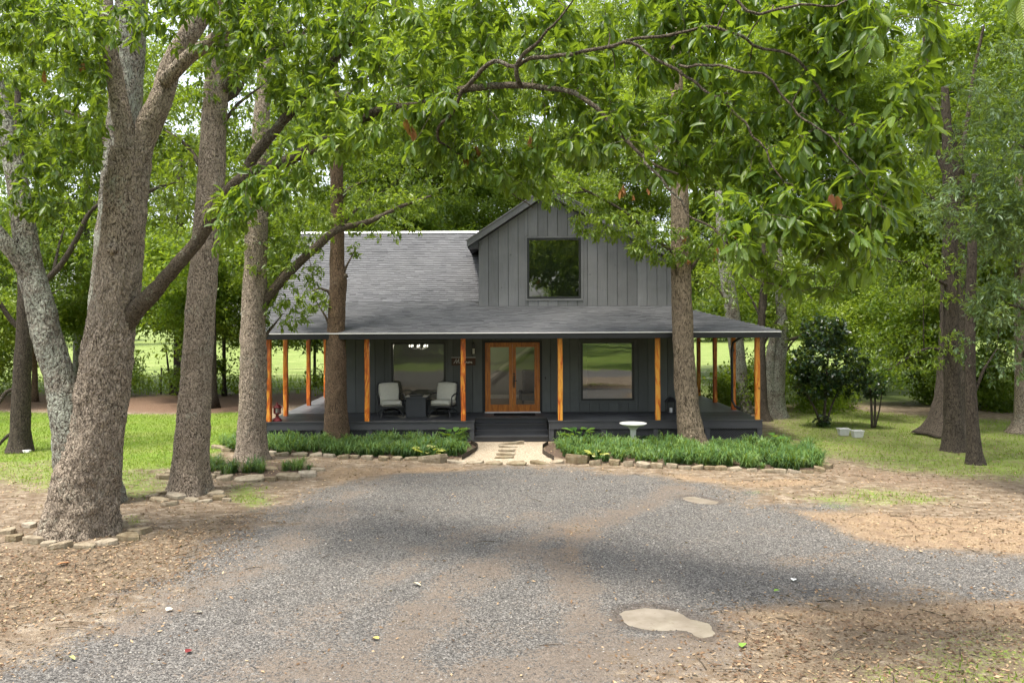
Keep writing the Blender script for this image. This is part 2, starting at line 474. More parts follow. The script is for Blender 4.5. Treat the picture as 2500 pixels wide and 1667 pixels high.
def mat_shingle():
    m, nt, out = nodes('asphalt_shingle'); n = N(nt)
    t = n('Attribute', attribute_name='tint').outputs['Fac']
    v = n.coord((1,1,1)); g = n.noise(v, 160, 3, .7); big = n.noise(v, .9, 4)
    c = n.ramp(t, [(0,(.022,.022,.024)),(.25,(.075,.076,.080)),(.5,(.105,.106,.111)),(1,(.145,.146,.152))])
    c = n.mix(n.math('MULTIPLY', g.outputs[0], .22), c, (.12,.12,.13))
    c = n.mix(n.math('MULTIPLY', n.mapr(big.outputs[0], .4,.7), .25), c, (.16,.16,.16))
    n.bsdf(out, c, .9, n.bump(g.outputs[0], .3, .003), .25); return m
M['shingle'] = mat_shingle()

def mat_ground():
    m, nt, out = nodes('yard_ground'); n = N(nt)
    A = n('Attribute', attribute_name='maskA'); B = n('Attribute', attribute_name='maskB')
    sa = n('SeparateColor'); n.l(A.outputs['Color'], sa.inputs[0])
    sb = n('SeparateColor'); n.l(B.outputs['Color'], sb.inputs[0])
    gravel, grass, litter = sa.outputs[0], sa.outputs[1], sa.outputs[2]
    sand, path, mulch = sb.outputs[0], sb.outputs[1], sb.outputs[2]
    field = B.outputs['Alpha']; red = A.outputs['Alpha']
    Cc = n('Attribute', attribute_name='maskC'); sc_ = n('SeparateColor'); n.l(Cc.outputs['Color'], sc_.inputs[0]); dust = sc_.outputs[0]
    v = n.coord((1,1,1))
    big = n.noise(v, .55, 6, .6); mid = n.noise(v, 3.2, 6, .65); fine = n.noise(v, 26, 5, .7); vf = n.noise(v, 85, 3, .7)
    br = n.math('ADD', n.math('MULTIPLY', n.math('SUBTRACT', mid.outputs[0], .5), .9), n.math('MULTIPLY', n.math('SUBTRACT', fine.outputs[0], .5), 1.9))
    def thr(x, lo=.38, hi=.62): return n.mapr(n.math('ADD', x, br), lo, hi)
    # bare soil
    soil = n.ramp(mid.outputs[0], [(.28,(.10,.077,.052)),(.5,(.205,.162,.115)),(.70,(.39,.325,.24))])
    soil = n.mix(n.math('MULTIPLY', n.mapr(fine.outputs[0], .4,.7), .6), soil, (.17,.105,.06))
    mot = n.noise(n.coord((.55,1,1)), 6.5, 9, .75)
    soil = n.mix(n.mapr(mot.outputs[0], .44, .62), soil, n.mix(.75, soil, (.11,.075,.045)))
    soil = n.mix(n.math('MULTIPLY', n.mapr(mot.outputs[0], .46, .34), .6), soil, (.44,.37,.28))
    # leaf litter
    lit = n.ramp(fine.outputs[0], [(.3,(.060,.043,.028)),(.5,(.14,.102,.066)),(.72,(.30,.235,.16))])
    lit = n.mix(n.math('MULTIPLY', n.mapr(mot.outputs[0], .47, .36), .7), lit, (.34,.27,.185))
    c = n.mix(thr(litter), soil, lit)
    # clay
    clay = n.ramp(fine.outputs[0], [(.3,(.085,.05,.032)),(.55,(.17,.105,.068)),(.75,(.28,.19,.125))])
    c = n.mix(thr(red), c, clay)
    sandc = n.ramp(fine.outputs[0], [(.3,(.14,.085,.048)),(.46,(.30,.205,.115)),(.7,(.48,.365,.235))])
    # gravel
    gv = n.voro(v, 46); gv2 = n.voro(v, 90)
    sp = n('SeparateColor'); n.l(gv.outputs['Color'], sp.inputs[0])
    sp2 = n('SeparateColor'); n.l(gv2.outputs['Color'], sp2.inputs[0])
    gs = n.math('ADD', n.math('MULTIPLY', sp.outputs[0], .55), n.math('MULTIPLY', sp2.outputs[0], .45))
    gcol = n.ramp(gs, [(.12,(.031,.029,.027)),(.42,(.083,.078,.072)),(.68,(.152,.142,.130)),(.92,(.27,.255,.23))])
    gdust = n.ramp(fine.outputs[0], [(.3,(.085,.066,.050)),(.55,(.165,.132,.104)),(.72,(.25,.205,.165))])
    ga = n.noise(v, 1.3, 7, .7)
    ds = n.math('ADD', n.math('MULTIPLY', dust, .55), n.math('ADD', n.math('MULTIPLY', n.math('SUBTRACT', ga.outputs[0], .5), 1.6), n.math('MULTIPLY', n.math('SUBTRACT', fine.outputs[0], .5), 2.4)))
    gd = n.mix(n.math('MULTIPLY', n.mapr(ds, .18, .46), .85), gcol, gdust)
    c = n.mix(thr(gravel, .38, .62), c, gd)
    sandc = n.mix(n.mapr(n.math('ADD', mid.outputs[0], n.math('MULTIPLY', n.math('SUBTRACT', fine.outputs[0], .5), .8)), .46, .60), sandc, (.20,.135,.085))
    c = n.mix(n.math('MULTIPLY', thr(sand, .36, .80), .92), c, sandc)
    # grass
    gr = n.ramp(fine.outputs[0], [(.25,(.060,.100,.012)),(.5,(.125,.195,.022)),(.75,(.22,.29,.045))])
    gr = n.mix(n.math('MULTIPLY', n.mapr(big.outputs[0], .45,.68), .5), gr, (.22,.22,.07))
    c = n.mix(thr(grass, .36, .66), c, gr)
    # pebble path, mulch
    pv = n.voro(v, 60); pc = n('SeparateColor'); n.l(pv.outputs['Color'], pc.inputs[0])
    pcol = n.ramp(pc.outputs[0], [(.1,(.22,.17,.115)),(.5,(.36,.29,.205)),(.9,(.50,.43,.33))])
    c = n.mix(n.mapr(path, .45,.55), c, pcol)
    mc = n.ramp(fine.outputs[0], [(.3,(.05,.035,.025)),(.7,(.16,.11,.08))])
    c = n.mix(n.mapr(mulch, .45,.55), c, mc)
    fc = n.ramp(n.noise(n.coord((.35,1,1)), .9, 8, .7).outputs[0], [(.32,(.085,.13,.025)),(.5,(.16,.21,.05)),(.70,(.28,.31,.12))])
    c = n.mix(field, c, fc)
    c = n.mix(n.math('MULTIPLY', thr(sc_.outputs[1], .3, .75), .55), c, (.075,.056,.042))
    hh = n.math('ADD', n.math('MULTIPLY', gv.outputs['Distance'], -.8), n.math('ADD', fine.outputs[0], n.math('MULTIPLY', vf.outputs[0], .5)))
    n.bsdf(out, c, .92, n.bump(hh, .55, .03), .25)
    return m
M['ground'] = mat_ground()

# ------------------------------------------------------------------ layout polygons on the ground
def PD(pts): return [tuple(GD(*p)[:2]) for p in pts]
def PS(pts): return [tuple(G(*p)[:2]) for p in pts]
P_gravel = PD([(0,1500),(190,1425),(400,1335),(560,1235),(640,1170),(760,1108),(920,1080),(1100,1076),(1300,1070),(1480,1090),(1650,1112),(1740,1150),(1900,1162),(2010,1240),(2352,1275)]) + \
    [(14,11.2),(14,9.5)] + PD([(2352,1385),(1960,1375),(1760,1420),(1640,1500),(1560,1568)]) + [(2.4,3),(5,-2),(-30,-2),(-12,5)]
P_path = PS([(1157,1077.5),(1336,1077.5),(1326,1090),(1324,1106),(1352,1122),(1340,1130),(1110,1130),(1120,1120),(1156,1106),(1168,1092)])
P_bedL = PS([(545,1102),(560,1082),(660,1078),(1150,1078),(1164,1092),(1150,1108),(1100,1120),(1040,1120),(1000,1119),(898,1116),(838,1114),(698,1111),(650,1105)])
P_bedR = PS([(1340,1078),(1857,1077),(1960,1085),(2010,1110),(2020,1146),(1940,1150),(1850,1148),(1760,1141),(1680,1138),(1600,1135),(1520,1128),(1440,1126),(1385,1120),(1335,1108),(1330,1090)])
P_ring3 = PS([(400,1150),(470,1135),(600,1122),(700,1128),(760,1150),(700,1162),(600,1166),(520,1163)])
P_lawnL = PD([(-400,950),(0,945),(250,952),(480,948),(600,945),(640,985),(540,1020),(480,1055),(390,1075),(270,1085),(170,1050),(60,1065),(-400,1060)])
P_lawnL2 = PD([(500,1125),(560,1108),(625,1118),(640,1150),(570,1165),(510,1145)])
P_lawnL3 = PD([(260,1180),(330,1178),(345,1200),(270,1210)])
P_lawnL4 = PD([(80,1040),(400,1080),(395,1130),(260,1150),(60,1120),(-200,1100),(-200,1040)])
P_lawnR = PD([(1745,985),(1780,935),(1900,935),(2100,950),(2352,965),(2900,975),(2900,1090),(2352,1105),(2120,1090),(1900,1050),(1790,1040)])
P_lawnR2 = PD([(1760,1128),(1850,1132),(1950,1118),(2080,1120),(2230,1138),(2200,1165),(2000,1162),(1880,1150)])
P_lawnR3 = PD([(1930,1500),(2100,1470),(2352,1455),(2600,1500),(2500,1700),(1850,1700)])
P_litL = PD([(-200,1235),(40,1255),(350,1235),(480,1190),(600,1170),(620,1190),(470,1320),(250,1400),(60,1440),(-200,1500)])
P_litR = PD([(1600,1430),(1800,1400),(2352,1400),(2600,1440),(2600,1700),(1600,1700)])
P_clayL = PD([(-500,880),(0,895),(300,880),(420,900),(620,905),(760,890),(800,925),(600,935),(540,950),(420,950),(300,945),(0,940),(-500,945)])
P_clayR = PD([(1860,1050),(2000,1075),(2180,1090),(2300,1100),(2200,1125),(1980,1110),(1900,1090)])
SANDS = [PD(p) for p in (
    [(1760,1285),(1900,1262),(2010,1258),(2000,1275),(1880,1300),(1790,1305)],
    [(1780,1165),(2000,1175),(2352,1190),(2500,1230),(2352,1275),(2080,1262),(1960,1235),(1880,1200)],
    [(1600,1395),(1800,1385),(1990,1385),(2352,1372),(2500,1400),(2352,1440),(2050,1450),(1800,1440),(1660,1430)],
    [(1660,1440),(1850,1450),(1900,1475),(1700,1480)],
    [(1240,1205),(1380,1190),(1420,1215),(1330,1245),(1345,1290),(1290,1300),(1280,1240)],
    [(1330,1300),(1350,1290),(1360,1340),(1340,1360)],
    [(700,1090),(780,1072),(1000,1068),(1120,1072),(1060,1082),(900,1090),(760,1115)],
    [(1500,1082),(1700,1100),(1900,1100),(1880,1115),(1720,1118),(1560,1100)],
)]
P_pud1 = PS([(1515,1492),(1540,1483),(1575,1479),(1625,1482),(1655,1490),(1680,1503),(1712,1512),(1735,1524),(1747,1540),(1722,1552),(1698,1545),(1680,1533),(1640,1530),(1590,1529),(1550,1521),(1522,1508)])
P_pud2 = PS([(1664,1211),(1690,1208),(1722,1214),(1756,1221),(1745,1227),(1705,1225),(1680,1219)])

def masks(X, Y):
    nz = (fbm(X*.8, Y*.8, 0)-.5)*1.6 + (fbm(X*3, Y*3, 2)-.5)*.7
    def soft(poly, w, k=1.0): return sstep(-w, w, sdist(X, Y, poly)+nz*k*.5)
    gravel = soft(P_gravel, 1.7, 2.0)
    gravel = np.maximum(gravel, np.where(Y < 3, sstep(-6, -2, Y)*sstep(26,18,np.abs(X)), 0))
    grass = np.maximum.reduce([soft(P_lawnL,.8)*.95, soft(P_lawnL2,.45,.9)*.62, soft(P_lawnL3,.35,.7)*.5, soft(P_lawnL4,1.0)*.55, soft(P_lawnR,1.4,1.4)*.58, soft(P_lawnR2,.8,1.4)*.5, soft(P_lawnR3,.9,1.5)*.40])
    grass = np.maximum(grass, np.where(Y < 0, sstep(-2, -6, Y+nz*2), 0))
    litter = np.maximum.reduce([soft(P_litL,.5)*.85, soft(P_litR,.7)*.62, .25*np.ones_like(X)])
    sand = np.zeros_like(X)
    for i, q in enumerate(SANDS): sand = np.maximum(sand, soft(q, .35, .7)*(.48 if i in (0,4,5) else .70))
    red = np.maximum(soft(P_clayL, 1.2)*.9, soft(P_clayR,.6)*.42)
    path = sstep(-.03, .03, sdist(X, Y, P_path))
    mulch = np.maximum.reduce([sstep(-.03,.05,sdist(X,Y,P_bedL)), sstep(-.03,.05,sdist(X,Y,P_bedR)), sstep(-.1,.1,sdist(X,Y,P_ring3))*.6])*(1-path)
    field = sstep(39, 44, Y+nz*2)
    field = np.maximum(field, sstep(33.5, 36.5, Y+nz*2)*sstep(7,10,X))
    field = np.where(np.abs(X) > 60, 1, field)
    gravel = gravel*(1-path)*(1-mulch)
    return gravel, grass, litter, sand, path, mulch, red, field
TRACKS = [(PD([(1560,1120),(1440,1170),(1280,1225),(1120,1300),(980,1400),(860,1568)]),.45,.8),(PD([(1330,1215),(1300,1290),(1350,1400),(1330,1568)]),.38,1.0),(PD([(900,1085),(820,1130),(700,1220),(520,1340),(300,1440)]),.4,.6),(PD([(1250,1180),(1000,1260),(760,1400),(560,1568)]),.35,.55),(PD([(1700,1470),(1500,1500),(1300,1520),(1000,1568)]),.5,1.0)]
def dust_mask(X, Y):
    d = np.zeros_like(X); nz = (fbm(X*1.5, Y*1.5, 1)-.5)
    for pts, w, a in TRACKS:
        dd = np.full(X.shape, 1e9)
        for p, q in zip(pts[:-1], pts[1:]):
            p = np.array(p); e = np.array(q)-p; t = np.clip(((X-p[0])*e[0]+(Y-p[1])*e[1])/(e@e),0,1)
            dd = np.minimum(dd, np.hypot(X-p[0]-t*e[0], Y-p[1]-t*e[1]))
        d = np.maximum(d, a*sstep(w*1.5, w*.3, dd+nz*w*1.6))
    return np.maximum(d, .7*sstep(10.2, 8.6, Y+nz*2.5)*sstep(-4,-2,X+nz)*sstep(3.5,1.5,X+nz))
def ground_h(X, Y):
    h = (fbm(X*1.1, Y*1.1, 1)-.5)*.08 + (fbm(X*.35+5, Y*.35, 3)-.5)*.10 + (fbm(X*4.5, Y*4.5, 2)-.5)*.035
    near = sstep(26, 20, Y)*sstep(2, 6, Y)
    pud = np.maximum(sstep(-.14,.10,sdist(X,Y,P_pud1)+(fbm(X*5,Y*5,2)-.5)*.12), sstep(-.12,.10,sdist(X,Y,P_pud2)+(fbm(X*5,Y*5,2)-.5)*.08))
    pw = np.maximum(sstep(-.6,-.1,sdist(X,Y,P_pud1)), sstep(-.6,-.1,sdist(X,Y,P_pud2)))
    return (h*near)*(1-pw) - .040*pud - .01

# ------------------------------------------------------------------ ground
def axis(parts):
    a = []
    for lo, hi, n in parts: a += list(np.linspace(lo, hi, n, endpoint=False))
    return np.array(a + [parts[-1][1]])
xs = axis([(-420,-60,10),(-60,-14,40),(-14,14,230),(14,60,40),(60,420,10)])
ys = axis([(-260,-8,20),(-8,6.5,30),(6.5,18,125),(18,27,64),(27,48,44),(48,420,20)])
GX, GY = np.meshgrid(xs, ys)
GZ = ground_h(GX, GY)
nx, ny = len(xs), len(ys)
idx = np.arange(nx*ny).reshape(ny, nx)
quads = np.stack([idx[:-1,:-1], idx[:-1,1:], idx[1:,1:], idx[1:,:-1]], -1).reshape(-1)
gme = raw_mesh('ground', np.stack([GX, GY, GZ], -1).reshape(-1,3), quads, 4, M['ground'], smooth=True)
mk = masks(GX.ravel(), GY.ravel())
gravel, grass, litter, sand, path, mulch, red, field = mk
for nm, chans in (('maskA', (gravel, grass, litter, red)), ('maskB', (sand, path, mulch, field))):
    a = gme.attributes.new(nm, 'FLOAT_COLOR', 'POINT')
    a.data.foreach_set('color', np.stack(chans, -1).astype(np.float32).ravel())
a = gme.attributes.new('maskC', 'FLOAT_COLOR', 'POINT'); dm = dust_mask(GX.ravel(), GY.ravel())
a.data.foreach_set('color', np.stack([dm, np.maximum(sstep(-.32,.0,sdist(GX.ravel(),GY.ravel(),P_pud1)), sstep(-.25,.0,sdist(GX.ravel(),GY.ravel(),P_pud2))), dm*0, dm*0+1], -1).astype(np.float32).ravel())
ground = tag(link('ground', gme), 'wooded yard ground of gravel, bare soil, leaf litter and lawn', None, None, 'structure')

def mat_puddle():
    m, nt, out = nodes('muddy_water'); n = N(nt)
    nz = n.noise(n.coord((1,1,1)), 3, 4)
    n2 = n.noise(n.coord((1,1,1)), 14, 5, .7)
    c_ = n.mix(n.mapr(nz.outputs[0], .35, .65), (.235,.20,.155), (.32,.28,.225))
    c_ = n.mix(n.math('MULTIPLY', n.mapr(n2.outputs[0], .58, .70), .5), c_, (.16,.13,.10))
    n.bsdf(out, c_, .04, None, .6); return m
M['puddle'] = mat_puddle()
for poly, lab in ((P_pud1, 'large shallow muddy tan puddle in the gravel near the foreground'), (P_pud2, 'small narrow muddy puddle in the gravel before the stone edging')):
    q = []
    for i in range(len(poly)):
        a, b = Vector(poly[i]), Vector(poly[(i+1) % len(poly)])
        for t in (0, .25, .5, .75):
            p = a.lerp(b, t); j = .03*(a-b).length/.4
            q.append((p.x+random.uniform(-j,j), p.y+random.uniform(-j,j)))
    cx_ = sum(a_[0] for a_ in q)/len(q); cy_ = sum(a_[1] for a_ in q)/len(q)
    q = [(cx_+(a_[0]-cx_)*1.12, cy_+(a_[1]-cy_)*1.12) for a_ in q]
    mb = MB(); mb.slab(q, -.06, -.030)
    tag(mb.build('puddle', M['puddle']), lab, None, 'muddy puddles', 'structure')

# ------------------------------------------------------------------ house
HX0, HX1, HY0, HY1 = -4.93, 5.35, 26.7, 35.0
DZ = .58
house = thing('house', 'dark grey board-sided cottage with wraparound porch, cedar posts and front gable', 'house', (0, 27, 0))
def hp(mb, name, mat, smooth=False, parent=None):
    o = mb.build(name, mat, None, smooth)
    if parent is None: put(o, house)
    else:
        o.parent = parent
        # part meshes are in world coordinates; parts sit at -house.location already
        o.location = (0,0,0)
    return o

# openings in the front wall
WIN_R = (2.35, 4.02, .94, 2.79); WIN_L = (-3.53, -1.83, .94, 2.79); WIN_U = (.70, 2.38, 4.11, 6.0)
DOOR = (-.61, 1.08, .62, 2.76)
BACK = .03
wall = MB()
def wall_with_holes(mb, x0, x1, z0, z1, holes, y0, y1):
    xs_ = sorted({x0, x1, *[h[0] for h in holes], *[h[1] for h in holes]})
    for a, b in zip(xs_[:-1], xs_[1:]):
        hs_ = [h for h in holes if h[0] <= a+1e-6 and h[1] >= b-1e-6]
        z = z0
        for h in sorted(hs_, key=lambda q: q[2]):
            if h[2] > z: mb.box(a, b, y0, y1, z, h[2])
            z = h[3]
        if z1 > z: mb.box(a, b, y0, y1, z, z1)
wall_with_holes(wall, HX0, HX1, DZ-.05, 3.25, [WIN_L, DOOR, WIN_R], HY0+BACK, HY0+.16)
wall.box(HX0, HX0+.14, HY0+.16, HY1, DZ-.05, 3.25)
wall.box(HX1-.14, HX1, HY0+.16, HY1, DZ-.05, 5.3)
wall.box(HX0+.14, HX1-.14, HY1-.14, HY1, DZ-.05, 5.2)
wall_o = hp(wall, 'wall', M['charcoal'])
def rake(x):   # underside of the gable roof
    return 7.28 - (.656*(1.31-x) if x < 1.31 else .52*(x-1.31))
gw = MB()
gx0, gx1 = -.80, HX1
for a, b in ((gx0, WIN_U[0]), (WIN_U[1], gx1)):
    if a < 1.31 < b: pass
    gw.prism([(a,3.7),(b,3.7),(b,rake(b)),(a,rake(a))], HY0+BACK, HY0+.16)
gw.prism([(WIN_U[0],3.7),(WIN_U[1],3.7),(WIN_U[1],WIN_U[2]),(WIN_U[0],WIN_U[2])], HY0+BACK, HY0+.16)
gw.prism([(WIN_U[0],WIN_U[3]),(WIN_U[1],WIN_U[3]),(WIN_U[1],rake(WIN_U[1])),(1.31,7.28),(WIN_U[0],rake(WIN_U[0]))], HY0+BACK, HY0+.16)
gw.prism([(gx0,3.7),(gx0+.12,3.7),(gx0+.12,rake(gx0)),(gx0,rake(gx0))], HY0+.16, 33)
gable_o = hp(gw, 'gable_wall', M['charcoal'])

def board_pieces(x0, x1, z0, ztop, holes):
    """pieces of one vertical board, cut round openings (with their casing)"""
    segs = []
    z = z0
    hs_ = [h for h in holes if h[0]-.055 < x1-.02 and h[1]+.055 > x0+.02]
    out = []
    if not hs_:
        return [[(x0,z0),(x1,z0),(x1,ztop(x1)),(x0,ztop(x0))]]
    h = hs_[0]; a, b = h[0]-.06, h[1]+.06
    if x0 < a-.03: out.append([(x0,z0),(a,z0),(a,ztop(a)),(x0,ztop(x0))]); x0 = a+.004
    if x1 > b+.03: out.append([(b,z0),(x1,z0),(x1,ztop(x1)),(b,ztop(b))]); x1 = b-.004
    if h[2]-.06 > z0+.05: out.append([(x0,z0),(x1,z0),(x1,h[2]-.062),(x0,h[2]-.062)])
    if min(ztop(x0), ztop(x1)) > h[3]+.1: out.append([(x0,h[3]+.062),(x1,h[3]+.062),(x1,ztop(x1)),(x0,ztop(x0))])
    return out
def siding(x0, x1, z0, ztop, holes, parent, pitch=.302, mat='siding'):
    n = int(round((x1-x0)/pitch)); p = (x1-x0)/n
    for i in range(n):
        a, b = x0+i*p+.004, x0+(i+1)*p-.010
        for poly in board_pieces(a, b, z0+.004, ztop, holes):
            m = MB(); d = random.uniform(0, .005)
            # the ridge splits the board under the peak
            if poly[2][1] > 6.6 and poly[0][0] < 1.31 < poly[1][0]:
                poly = poly[:3]+[(1.31, ztop(1.31))]+poly[3:]
            m.prism(poly, HY0-.004-d, HY0+BACK-.002)
            hp(m, 'siding_board', M[mat], parent=parent)
siding(HX0, HX1, DZ+.02, lambda x: 3.1, [WIN_L, (DOOR[0]-.02,DOOR[1]+.02,DOOR[2]-.2,DOOR[3]), WIN_R], wall_o, mat='siding_shaded')
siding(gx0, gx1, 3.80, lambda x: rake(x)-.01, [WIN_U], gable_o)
# skirt board under the siding
m = MB(); m.box(HX0, DOOR[0]-.08, HY0-.02, HY0-.006, DZ+.002, DZ+.022); m.box(DOOR[1]+.08, HX1, HY0-.02, HY0-.006, DZ+.002, DZ+.022); hp(m, 'base_trim', M['charcoal'])

def window(op, glass, blinds=False, mat='siding_shaded'):
    x0, x1, z0, z1 = op
    c = MB(); cw = .055
    for a, b, e, f in ((x0-cw,x1+cw,z1,z1+cw),(x0-cw,x1+cw,z0-cw,z0),(x0-cw,x0,z0,z1),(x1,x1+cw,z0,z1)):
        c.box(a, b, HY0-.022, HY0+.02, e, f)
    o = hp(c, 'window', M[mat])
    fr = MB(); fw = .07
    for a, b, e, f in ((x0+.003,x1-.003,z1-fw,z1-.003),(x0+.003,x1-.003,z0+.003,z0+fw),(x0+.003,x0+fw,z0+fw,z1-fw),(x1-fw,x1-.003,z0+fw,z1-fw)):
        fr.box(a, b, HY0-.012, HY0+.07, e, f)
    hp(fr, 'frame', M['black'], parent=o)
    p = MB(); p.add([(x0+fw,HY0+.03,z0+fw),(x1-fw,HY0+.03,z0+fw),(x1-fw,HY0+.03,z1-fw),(x0+fw,HY0+.03,z1-fw)], [(0,1,2,3)])
    hp(p, 'pane', glass, parent=o)
    if blinds:
        k = int((z1-z0-.16)/.055)
        for i in range(k):
            z = z0+.08+i*.055
            s = MB(); s.add([(x0+.07,HY0+.10,z),(x1-.07,HY0+.10,z),(x1-.07,HY0+.135,z+.028),(x0+.07,HY0+.135,z+.028)], [(0,1,2,3)])
            hp(s, 'blind_slat', M['darkroom'], parent=o)
    return o
window(WIN_L, M['glass']); window(WIN_R, M['glass_strong']); window(WIN_U, M['glass_up'], True, 'siding')

# french door
x0, x1, z0, z1 = DOOR
c = MB()
c.box(x0, x0+.055, HY0-.03, HY0+.12, z0, z1); c.box(x1-.055, x1, HY0-.03, HY0+.12, z0, z1); c.box(x0+.055, x1-.055, HY0-.03, HY0+.12, z1-.055, z1)
door_frame = hp(c, 'door_frame', M['door'])
m = MB(); m.box(x0-.02, x1+.02, HY0-.07, HY0+.12, z0-.035, z0-.002); hp(m, 'threshold', M['white'])
xm = (x0+x1)/2
for a, b, hs_ in ((x0+.058, xm-.003, 1), (xm+.003, x1-.058, -1)):
    d = MB(); s = .105; y0, y1 = HY0-.012, HY0+.035
    d.box(a, a+s, y0, y1, z0+.003, z1-.058); d.box(b-s, b, y0, y1, z0+.003, z1-.058)
    d.box(a+s, b-s, y0, y1, z1-.058-.085, z1-.058); d.box(a+s, b-s, y0, y1, z0+.003, z0+.22)
    do = hp(d, 'door', M['door'])
    p = MB(); p.add([(a+s,HY0+.01,z0+.22),(b-s,HY0+.01,z0+.22),(b-s,HY0+.01,z1-.143),(a+s,HY0+.01,z1-.143)], [(0,1,2,3)])
    hp(p, 'pane', M['glass_clear'], parent=do)
    if hs_ < 0:
        h = MB(); hx = a+.045
        h.lathe([(.0,.0),(.03,.0),(.034,.03),(.0,.032)], (hx, HY0-.045, 1.78), 12)
        h.box(hx-.022, hx+.022, HY0-.03, HY0-.012, 1.36, 1.74)
        h.tube([(hx,HY0-.02,1.70),(hx,HY0-.075,1.68),(hx,HY0-.08,1.55),(hx,HY0-.02,1.42)], [.012,.014,.014,.01], 8)
        h.box(hx-.01, hx+.09, HY0-.055, HY0-.04, 1.56, 1.59)
        hp(h, 'handle', M['black'], parent=do)

# interior seen through the glass
m = MB()
m.box(HX0+.14, HX1-.14, HY0+.16, HY1-.14, DZ-.03, DZ+.004)
hp(m, 'interior_floor', M['floorwood'])
m = MB(); m.box(HX0+.14, HX1-.14, HY0+.162, HY1-.14, 3.3, 3.34); hp(m, 'interior_ceiling', M['interior'])
m = MB(); m.box(-1.3, 3.0, 31.4, 31.5, DZ+.005, 3.3); hp(m, 'interior_partition', M['interior'])
m = MB(); m.box(HX0+.2, -1.31, 31.4, 31.5, DZ+.005, 3.3); hp(m, 'interior_partition', M['darkroom'])  # rest of the same wall, coloured darker to keep the left window dim
m = MB(); m.box(1.9, 2.0, HY0+.5, 31.4, DZ+.005, 3.3); hp(m, 'interior_partition', M['darkroom'])
m = MB(); m.box(HX0+.15, HX1-.15, 33.8, 33.9, 3.35, 6.9) ; hp(m, 'attic_partition', M['darkroom'])
st = MB(); st.bar((-.35, 31.2, 1.55), (2.0, 31.2, 3.25), .04, .10); st.bar((-.75,31.2,1.2),(-.2,31.2,1.62),.04,.10); st.box(-1.2,1.85,31.36,31.4,DZ+.006,DZ+.14)
hp(st, 'stair_rail', M['white'])

# porch: posts
def post(name, x, y, z0, z1, w):
    bm = bmesh.new(); rings = 14; sides = []
    base = [(-.5,-.36),(-.36,-.5),(.36,-.5),(.5,-.36),(.5,.36),(.36,.5),(-.36,.5),(-.5,.36)]
    ph = [random.uniform(0,9) for _ in range(8)]
    prev = None
    for i in range(rings+1):
        t = i/rings; z = z0+(z1-z0)*t; ring = []
        for k, (bx, by) in enumerate(base):
            s = w*(1+.05*math.sin(ph[k]+t*7)+.02*math.sin(ph[(k+3)%8]+t*19))
            ring.append(bm.verts.new((x+bx*s, y+by*s, z)))
        if prev:
            for k in range(8): bm.faces.new((prev[k], prev[(k+1)%8], ring[(k+1)%8], ring[k]))
        else: bm.faces.new(ring[::-1])
        prev = ring
    bm.faces.new(prev)
    o = bm_obj('post', bm, M['cedar'], None, False); put(o, house); return o
PX = [-6.78, -3.96, -1.20, 1.59, 4.39, 7.25]
for x in PX: post('post', x, 24.72, DZ+.002, 2.929, .138)
for y in (26.14, 29.2, 32.0): post('post', -6.66, y, DZ+.002, 2.97, .135)
for y in (27.3, 29.7, 32.2): post('post', 7.25, y, DZ+.002, 2.97, .135)
# beams, fascia, ceiling
m = MB(); m.box(-6.9, 7.36, 24.62, 24.80, 2.93, 3.16); hp(m, 'porch_beam', M['charcoal'])
m = MB(); m.box(7.16, 7.34, 24.82, 36, 2.972, 3.15); hp(m, 'porch_beam', M['charcoal'])
m = MB(); m.box(-6.86, -6.68, 24.82, 36, 2.972, 3.15); hp(m, 'porch_beam', M['charcoal'])
m = MB(); m.box(-7.2, 7.66, 24.30, 24.60, 2.99, 3.01); m.box(-6.66, 7.14, 24.83, 26.68, 3.10, 3.13); m.box(5.36,7.14,26.69,36,3.10,3.13); m.box(-6.66,-4.95,26.69,36,3.10,3.13)
hp(m, 'porch_ceiling', M['charcoal'])
m = MB(); m.box(-7.30, 7.77, 24.2, 24.28, 2.945, 3.088); hp(m, 'gutter', M['charcoal'])
m = MB(); m.box(7.69, 7.77, 24.285, 37, 2.945, 3.088); hp(m, 'gutter', M['charcoal'])
m = MB(); m.box(-7.31, 7.78, 24.165, 24.23, 3.092, 3.120); hp(m, 'drip_edge', M['white'])
ds = MB(); ds.tube([(7.6,27.0,3.0),(7.45,27.0,2.9),(7.15,26.95,2.72),(7.12,26.95,2.5),(7.12,26.95,.9),(7.2,26.9,.72),(7.35,26.8,.66)], .04, 8)
hp(ds, 'downspout', M['black'])
ds = MB(); ds.tube([(-7.2,24.5,3.0),(-6.98,24.95,2.8),(-6.96,24.98,2.6),(-6.96,24.98,.2)], .04, 8); hp(ds, 'downspout', M['black'])

# roof planes -> sheathing + shingle tabs
def quadmesh(mb, pts): mb.add(pts, [tuple(range(len(pts)))])
SL = (4.07-3.12)/3.2
def zl(y): return 3.12+SL*(y-24.2)
ZR, YR = 6.60, 31.0
SU = (ZR-4.07)/(YR-27.4)
def zu(y): return 4.07+SU*(y-27.4)
rf = MB()
quadmesh(rf, [(-7.3,24.2,3.112),(7.77,24.2,3.112),(4.57,27.4,4.062),(-7.3,27.4,4.062)])
quadmesh(rf, [(7.77,24.2,3.112),(7.77,37,3.112),(4.57,37,4.062),(4.57,27.4,4.062)])
quadmesh(rf, [(-7.3,27.4,4.062),(5.3,27.4,4.062),(5.3,YR,ZR-.008),(-7.3,YR,ZR-.008)])
quadmesh(rf, [(-7.3,YR,ZR-.008),(5.3,YR,ZR-.008),(5.3,37.6,3.0),(-7.3,37.6,3.0)])
roof = hp(rf, 'roof', M['shingle'])
m = MB(); m.prism([(-7.28,3.0),(-7.22,3.0),(-7.22,3.1),(-7.28,3.1)], 24.2, 37); 
